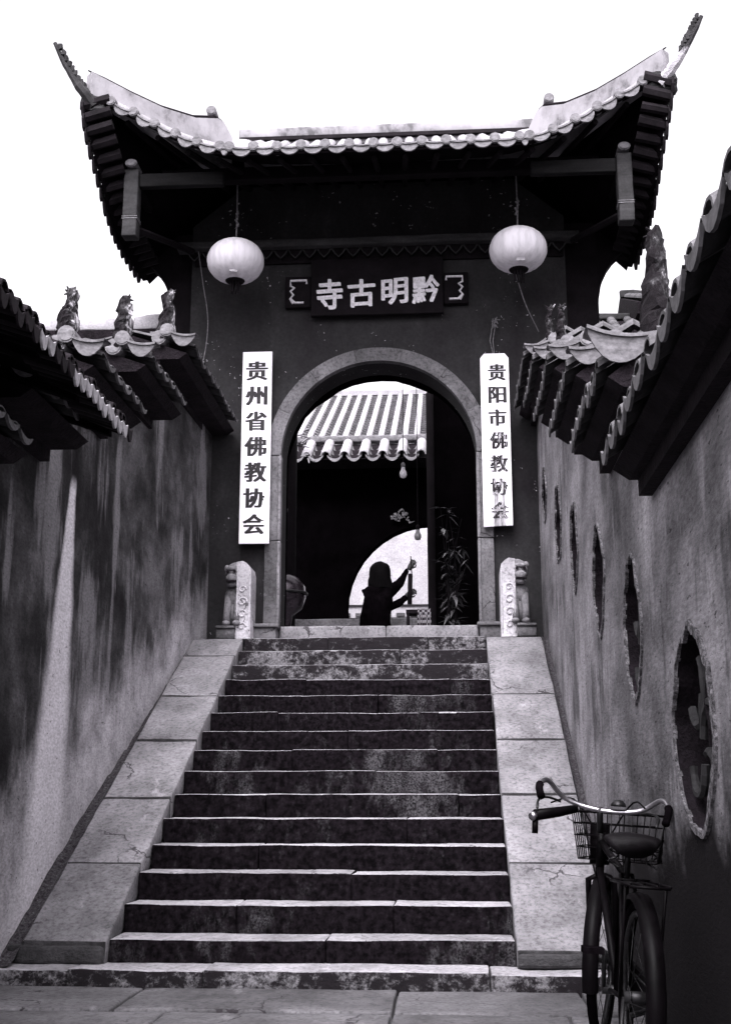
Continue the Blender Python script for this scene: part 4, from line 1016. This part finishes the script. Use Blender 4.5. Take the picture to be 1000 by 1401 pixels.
for k in range(lv+1):
    th = PI*.98*k/lv
    for i in range(n):
        ph = 2*PI*i/n; r = math.sin(th) if th < PI/2 else .9+.1*math.sin(th)
        z = math.cos(th)*.13 if th < PI/2 else -(th-PI/2)/(PI/2)*.2
        p = Vector((math.cos(ph)*r*.112, math.sin(ph)*r*.115, z)); p += noise.noise_vector(p*14)*.014; wd = 1+.28*max(0, -p.z/.2); vs_.append((-.755+p.x*1.05*wd, PY+.03+p.y*1.05, FZ+.905+p.z*.95))
m.add(vs_, [(k*n+i, (k+1)*n+i, (k+1)*n+(i+1) % n, k*n+(i+1) % n) for k in range(lv) for i in range(n)]); m.build('hair', 'hair', per, True)
m = MB(); m.lathe([(0, -.09), (.05, -.08), (.075, -.02), (.07, .05), (.03, .09), (0, .1)], -.715, PY+.11, 12, 0, FZ+.91); m.tube([(-.655, PY+.17, FZ+.91), (-.645, PY+.18, FZ+.895), (-.655, PY+.17, FZ+.885)], [.006, .009, .006], 6); m.build('face', 'skin_tone', per, True)
def hand(c, d_, up, name='hand'):
    m = MB(); c = Vector(c); d_ = Vector(d_).normalized(); up = Vector(up); s_ = d_.cross(up).normalized(); u_ = s_.cross(d_)
    m.tube([c-d_*.03, c, c+d_*.03, c+d_*.055], [.022, .03, .034, .026], 8)
    for k, (o_, L_) in enumerate(((-.027, .06), (-.009, .07), (.009, .066), (.026, .052))):
        a = c+d_*.05+s_*o_; m.tube([a, a+d_*L_*.5, a+d_*L_*.75-u_*.02, a+d_*L_*.7-u_*.04], [.0095, .009, .0085, .007], 6)
    a = c+s_*.03+d_*.01; m.tube([a, a+s_*.02+d_*.03, a+s_*.01+d_*.055-u_*.02], [.011, .01, .008], 6)
    return m.build(name, 'skin_tone', per, True)
hand((-.425, PY+.14, FZ+.975), (.5, .1, .85), (0, -1, .1)); hand((-.45, PY+.17, FZ+.672), (.8, .05, .45), (0, -1, .2))
m = MB(); m.tube([(-.415, PY+.11, FZ+1.10), (-.405, PY+.12, FZ+.9), (-.425, PY+.13, FZ+.62)], [.006, .008, .008], 6); m.tube([(-.42, PY+.12, FZ+.9), (-.43, PY+.12, FZ+.56)], .026, 8)
tag(m.build('incense_stick', 'timber_dark', None, True), 'dark upright incense bundle held by the kneeling person', 'incense')

# ------------------------------------------------------------------ neighbours behind the walls
nb = thing('rear_roof_ridge', (-3.6, 12.6, 5), 'pale plastered ridge behind the left wall, beside the gate', 'roof', None)
m = MB()
for a, c_ in ((-4.9, -4.05), (-4.04, -3.45), (-3.44, -2.95)): m.rock(a, c_, 12.5, 12.75, 6.0, 6.15+random.uniform(-.02, .02), .02, (6, 1, 2), .02, 4, seed=int(a*5))
m.build('plaster_ridge', 'tile_sunlit2', nb, True)
m = MB(); m.box(-5.0, -2.95, 12.46, 12.8, 5.84, 5.985); m.box(-5, -2.95, 12.55, 12.75, 2.5, 5.84); m.build('ridge_wall', 'mortar_dark', nb)
m = MB(); m.rock(-3.22, -3.05, 12.43, 12.455, 5.9, 5.94, .006, (3, 1, 1), .006, 9); m.build('loose_tile', 'tile_pale', nb)
def back_roof(x0, x1, ya, yb, z0, z1, label, pitch=.2):
    t = thing('neighbour_roof', ((x0+x1)/2, (ya+yb)/2, z0-.6), label, 'roof', 'tiled roofs behind the right wall')
    m = MB(); m.prism([(ya, z0), (yb, z1), (yb+1.2, z0), (yb+1.2, z0-.15), (ya, z0-.15)], x0, x1, 'x'); m.build('roof_bed', 'mortar_dark', t)
    m = MB(); m.box(x0+.1, x1-.1, ya+.3, yb+1, 2.5, z0-.15); m.build('house_wall', 'mortar_dark', t)
    cv = tile_cover(yb-ya, .055, 6, z1-z0, mat='tile_grey'); pn = tile_pan(yb-ya, .13, 9, z1-z0, drip=.03)
    n_ = int((x1-x0)/pitch)
    for k in range(n_): link('cover_tile', cv, t, (x0+.1+k*pitch, yb, z1+.02), (0, 0, -PI/2)); link('pan_tile', pn, t, (x0+.2+k*pitch, yb, z1+.02), (0, 0, -PI/2))
    m = MB(); m.rock(x0, x1, yb-.05, yb+.05, z1+.0, z1+.09, .02, (14, 1, 1), .02, 7); m.build('ridge', 'tile_dark', t)
back_roof(1.72, 4.4, 13.0, 14.2, 5.85, 6.62, 'low tiled roof showing between the gate and the right wall spike')
back_roof(2.25, 4.6, 13.6, 14.9, 6.62, 7.2, 'grey tiled roof edge peeping above the right wall coping')

# ------------------------------------------------------------------ bicycle
bk = thing('bicycle', (.62, 4.6, 0), 'old black bicycle with wire basket parked against the right wall', 'bicycle')
W = .33; WB = 1.06
def bpart(mb, name, mat, parent=None, smooth=True): return BP(mb, name, mat, parent, smooth)
fwd = Vector((-.03, 1.04, 0)).normalized(); lean = math.radians(3.5)
BM = Matrix.Translation((.62, 4.6, 0)) @ Matrix.Rotation(math.atan2(-fwd.x, fwd.y), 4, 'Z') @ Matrix.Rotation(lean, 4, 'Y')
SM = Matrix.Translation((0, .95, 0)) @ Matrix.Rotation(-.3, 4, 'Z') @ Matrix.Translation((0, -.95, 0))
STEER = [False]
def BP(mb, name, mat, parent=None, smooth=True):
    if STEER[0]: mb.xf(SM)
    mb.xf(BM); return mb.build(name, mat, parent or bk, smooth)
def wheel(yc, steer=0):
    def S(p): return p
    m = MB(); m.tube([(0, yc+math.cos(a)*(W-.02), W+math.sin(a)*(W-.02)) for a in [2*PI*i/40 for i in range(40)]], .021, 8, closed=True); wo_ = BP(m, 'wheel', 'rubber')
    m = MB(); m.tube([(0, yc+math.cos(a)*(W-.045), W+math.sin(a)*(W-.045)) for a in [2*PI*i/40 for i in range(40)]], .013, 6, closed=True); BP(m, 'rim', 'dull_steel', wo_)
    m = MB(); m.tube([(-.05, yc, W), (.05, yc, W)], .022, 10); m.tube([(-.035, yc, W), (-.03, yc, W)], .035, 12); m.tube([(.03, yc, W), (.035, yc, W)], .035, 12); BP(m, 'hub', 'dull_steel', wo_)
    for k in range(20):
        a = 2*PI*k/20; sx = .033*(1 if k % 2 else -1); b_ = a+(.5 if (k//2) % 2 else -.5)
        m = MB(); m.tube([(sx, yc+math.cos(b_)*.03, W+math.sin(b_)*.03), (0, yc+math.cos(a)*(W-.05), W+math.sin(a)*(W-.05))], .0016, 4); BP(m, 'spoke', 'dull_steel', wo_)
    return wo_
wheel(0); STEER[0] = True; wheel(WB); STEER[0] = False
def fender(yc, a0, a1, name='mudguard'):
    m = MB(); n = 22; vs_ = []; fs = []; pf = [(-.034, -.012), (-.028, .008), (0, .016), (.028, .008), (.034, -.012)]
    for k in range(n+1):
        a = a0+(a1-a0)*k/n
        for (x, r) in pf: vs_.append((x, yc+math.cos(a)*(W+.012+r), W+math.sin(a)*(W+.012+r)))
    for k in range(n):
        for j in range(4): fs.append((k*5+j, k*5+j+1, k*5+j+6, k*5+j+5))
    m.add(vs_, fs); return BP(m, name, 'black_paint')
fender(0, -.1, PI+.5); STEER[0] = True; fender(WB, .15, PI+.3); STEER[0] = False
BB = Vector((0, .44, .29)); ST = Vector((0, .27, .78)); HT = Vector((0, .93, .86)); HB = Vector((0, .97, .68)); RA = Vector((0, 0, W)); FA = Vector((0, WB, W))
m = MB()
for a, c_, r in ((BB, ST, .015), (BB, HB+Vector((0, -.01, .03)), .016), (Vector((0, .29, .72)), HT+Vector((0, 0, -.04)), .014), (HT, HB, .019)): m.tube([a, c_], r, 10)
for s in (-1, 1): m.tube([BB+Vector((s*.03, 0, 0)), RA+Vector((s*.06, 0, 0))], .009, 7); m.tube([Vector((s*.02, .28, .73)), RA+Vector((s*.06, 0, 0))], .008, 7)
BP(m, 'frame', 'black_paint')
STEER[0] = True
m = MB()
for s in (-1, 1): m.tube([HB+Vector((s*.012, 0, 0)), HB+Vector((s*.055, .01, -.02)), HB+Vector((s*.055, .06, -.2)), FA+Vector((s*.05, 0, 0))], [.013, .014, .012, .008], 8)
BP(m, 'fork', 'black_paint')
HBZ = .945; HY = .90
m = MB(); m.tube([HT, (0, .915, HBZ-.01), (0, .905, HBZ+.02)], .014, 10); BP(m, 'stem', 'dull_steel')
m = MB()
bar = [(-.235, .68, HBZ+.03), (-.255, .75, HBZ+.075), (-.23, .84, HBZ+.1), (-.15, .895, HBZ+.035), (0, .905, HBZ+.01), (.16, .895, HBZ+.03), (.25, .85, HBZ+.09), (.285, .77, HBZ+.06), (.28, .70, HBZ-.0)]
BR = Matrix.Translation((0, .905, HBZ)) @ Matrix.Rotation(.1, 4, 'Z') @ Matrix.Rotation(.1, 4, 'Y') @ Matrix.Translation((0, -.905, -HBZ))
bar = [tuple(BR @ Vector(p)) for p in bar]
m.tube([curve(bar, k/48) for k in range(5, 44)], .0115, 8); BP(m, 'handlebar', 'worn_chrome')
for s0, s1 in ((0., .14), (.86, 1.)):
    m = MB(); m.tube([curve(bar, s0+(s1-s0)*k/8) for k in range(9)], [.017, .0175, .016, .0165, .016, .0165, .016, .0175, .017], 9); BP(m, 'grip', 'rubber')
for s in (-1, 1):
    m = MB(); P = [tuple(BR @ Vector(p)) for p in ((s*.17, .875, HBZ+.02), (s*.22, .82, HBZ+.03), (s*.25, .74, HBZ+.015), (s*.245, .68, HBZ-.02))]
    m.tube([curve(P, k/10) for k in range(11)], .0055, 6); BP(m, 'brake_lever', 'dull_steel')
m = MB(); P = [BR @ Vector(p) for p in ((-.1, .88, HBZ+.0), (-.17, .8, HBZ-.025), (-.25, .7, HBZ-.05))]
m.tube(P, [.017, .022, .024], 10); m.tube([P[2]+Vector((0, -.005, -.02)), P[2]+Vector((0, -.005, -.075))], .013, 8); BP(m, 'hand_torch', 'black_paint')
m = MB(); m.tube([P[2]+Vector((-.004, -.012, -.002)), P[2]+Vector((-.01, -.028, -.008))], .018, 10); BP(m, 'torch_lens', 'worn_chrome')
m = MB(); m.lathe([(0, .03), (.02, .026), (.032, .01), (.034, 0), (0, 0)], .08, .9, 14, 0, HBZ+.03); BP(m, 'bell', 'dull_steel')
# basket beyond the bars
m = MB()
bx, by0, by1, bz0, bz1 = .2, .96, 1.22, HBZ-.2, HBZ+.0
BO = .07
def rect(z, q): return [(BO-bx*q, by0, z), (BO+bx*q, by0, z), (BO+bx*q, by0+(by1-by0)*q, z), (BO-bx*q, by0+(by1-by0)*q, z)]
for z, q in ((bz0, .84), (bz0+.05, .88), (bz0+.1, .93), (bz0+.15, .96), (bz1, 1.)):
    p = rect(z, q)
    for a, c_ in zip(p, p[1:]+p[:1]): m.tube([a, c_], .0055 if z == bz1 else .003, 5)
bkt = BP(m, 'basket', 'black_paint')
lo_, hi_ = rect(bz0, .84), rect(bz1, 1.)
for e in range(4):
    n_ = 7 if e % 2 == 0 else 5
    for k in range(n_):
        t = k/n_; a = Vector(lo_[e]).lerp(Vector(lo_[(e+1) % 4]), t); c_ = Vector(hi_[e]).lerp(Vector(hi_[(e+1) % 4]), t)
        m = MB(); m.tube([a, c_], .003, 5); BP(m, 'basket_wire', 'dull_steel' if k % 3 == 0 else 'black_paint', bkt)
m = MB()
for k in range(6): x = BO-bx*.8+bx*1.6*k/5; m.tube([(x, by0, bz0), (x, by0+(by1-by0)*.84, bz0)], .003, 5)
m.box(-.05, .03, by0+.01, by0+.05, bz0-.02, bz1-.05); BP(m, 'basket_floor', 'black_paint', bkt)
STEER[0] = False
# saddle
m = MB(); n = 16; vs_ = []
sec = [(-.13, .085, .0), (-.1, .104, .026), (-.04, .1, .03), (.02, .085, .03), (.08, .05, .022), (.14, .03, .012), (.165, .012, -.005)]
for (y, hw_, z) in sec:
    for i in range(n): a = 2*PI*i/n; vs_.append((math.cos(a)*hw_, .24+y, .845+z*.6+(math.sin(a)*.022 if math.sin(a) > 0 else math.sin(a)*.05)))
fs = [(k*n+i, (k+1)*n+i, (k+1)*n+(i+1) % n, k*n+(i+1) % n) for k in range(len(sec)-1) for i in range(n)]+[tuple(range(n)), tuple((len(sec)-1)*n+i for i in range(n-1, -1, -1))]
m.add(vs_, fs); sad = BP(m, 'saddle', 'saddle_leather')
for s in (-1, 1):
    m = MB(); m.tube([(s*.07+.018*math.cos(a), .15+.018*math.sin(a), .76+.007*a/1.0) for a in [i*.7 for i in range(14)]], .004, 5); BP(m, 'saddle_spring', 'dull_steel', sad)
m = MB(); m.tube([ST+Vector((0, .005, -.06)), (0, .255, .83)], .012, 8); BP(m, 'seat_post', 'dull_steel')
# rear carrier
m = MB()
for x in (-.07, -.025, .025, .07): m.tube([(x, .2, .71), (x, -.2, .72)], .006, 6)
for y in (.18, .0, -.2): m.tube([(-.07, y, .715), (.07, y, .715)], .006, 6)
for s in (-1, 1): m.tube([(s*.07, -.12, .71), (s*.065, 0, W)], .006, 6)
BP(m, 'carrier', 'black_paint')
# drive
m = MB(); m.tube([(.035, BB.y+math.cos(a)*.085, BB.z+math.sin(a)*.085) for a in [2*PI*i/28 for i in range(28)]], .007, 5, closed=True)
m.tube([(-.06, BB.y, BB.z), (.06, BB.y, BB.z)], .018, 8); m.tube([(.055, BB.y, BB.z), (.065, BB.y+.08, BB.z-.15)], .009, 6); m.tube([(-.055, BB.y, BB.z), (-.065, BB.y-.08, BB.z+.15)], .009, 6); BP(m, 'crankset', 'dull_steel')
for s, dy, dz in ((1, .08, -.15), (-1, -.08, .15)): m = MB(); m.box(min(s*.07, s*.15), max(s*.07, s*.15), BB.y+dy-.035, BB.y+dy+.035, BB.z+dz-.011, BB.z+dz+.011); BP(m, 'pedal', 'rubber', None, False)
m = MB(); m.prism([(-.06, .30), (-.06, .38), (.44, .40), (.54, .34), (.54, .24), (.44, .19)], .04, .056, 'x'); BP(m, 'chain_guard', 'black_paint', None, False)
m = MB()
for s in (-1, 1): m.tube([(s*.05, 0, W), (s*.09, -.1, .02)], .008, 6)
m.tube([(-.09, -.1, .02), (.09, -.1, .02)], .008, 6); BP(m, 'stand', 'dull_steel')

m = MB(); m.tube([(.035, .0, W+.035), (.035, BB.y, BB.z+.085)], .005, 5); m.tube([(.035, .0, W-.035), (.035, BB.y, BB.z-.085)], .005, 5); BP(m, 'chain', 'dull_steel')
STEER[0] = True
for sx in (-1, 1):
    m = MB(); P = [(sx*.2, .84, HBZ+.03), (sx*.13, 1.0, HBZ+.05), (sx*.04, 1.03, HBZ-.08), (0, 1.0, HBZ-.2)]; m.tube([curve(P, k/12) for k in range(13)], .004, 5); BP(m, 'brake_cable', 'black_paint')
STEER[0] = False
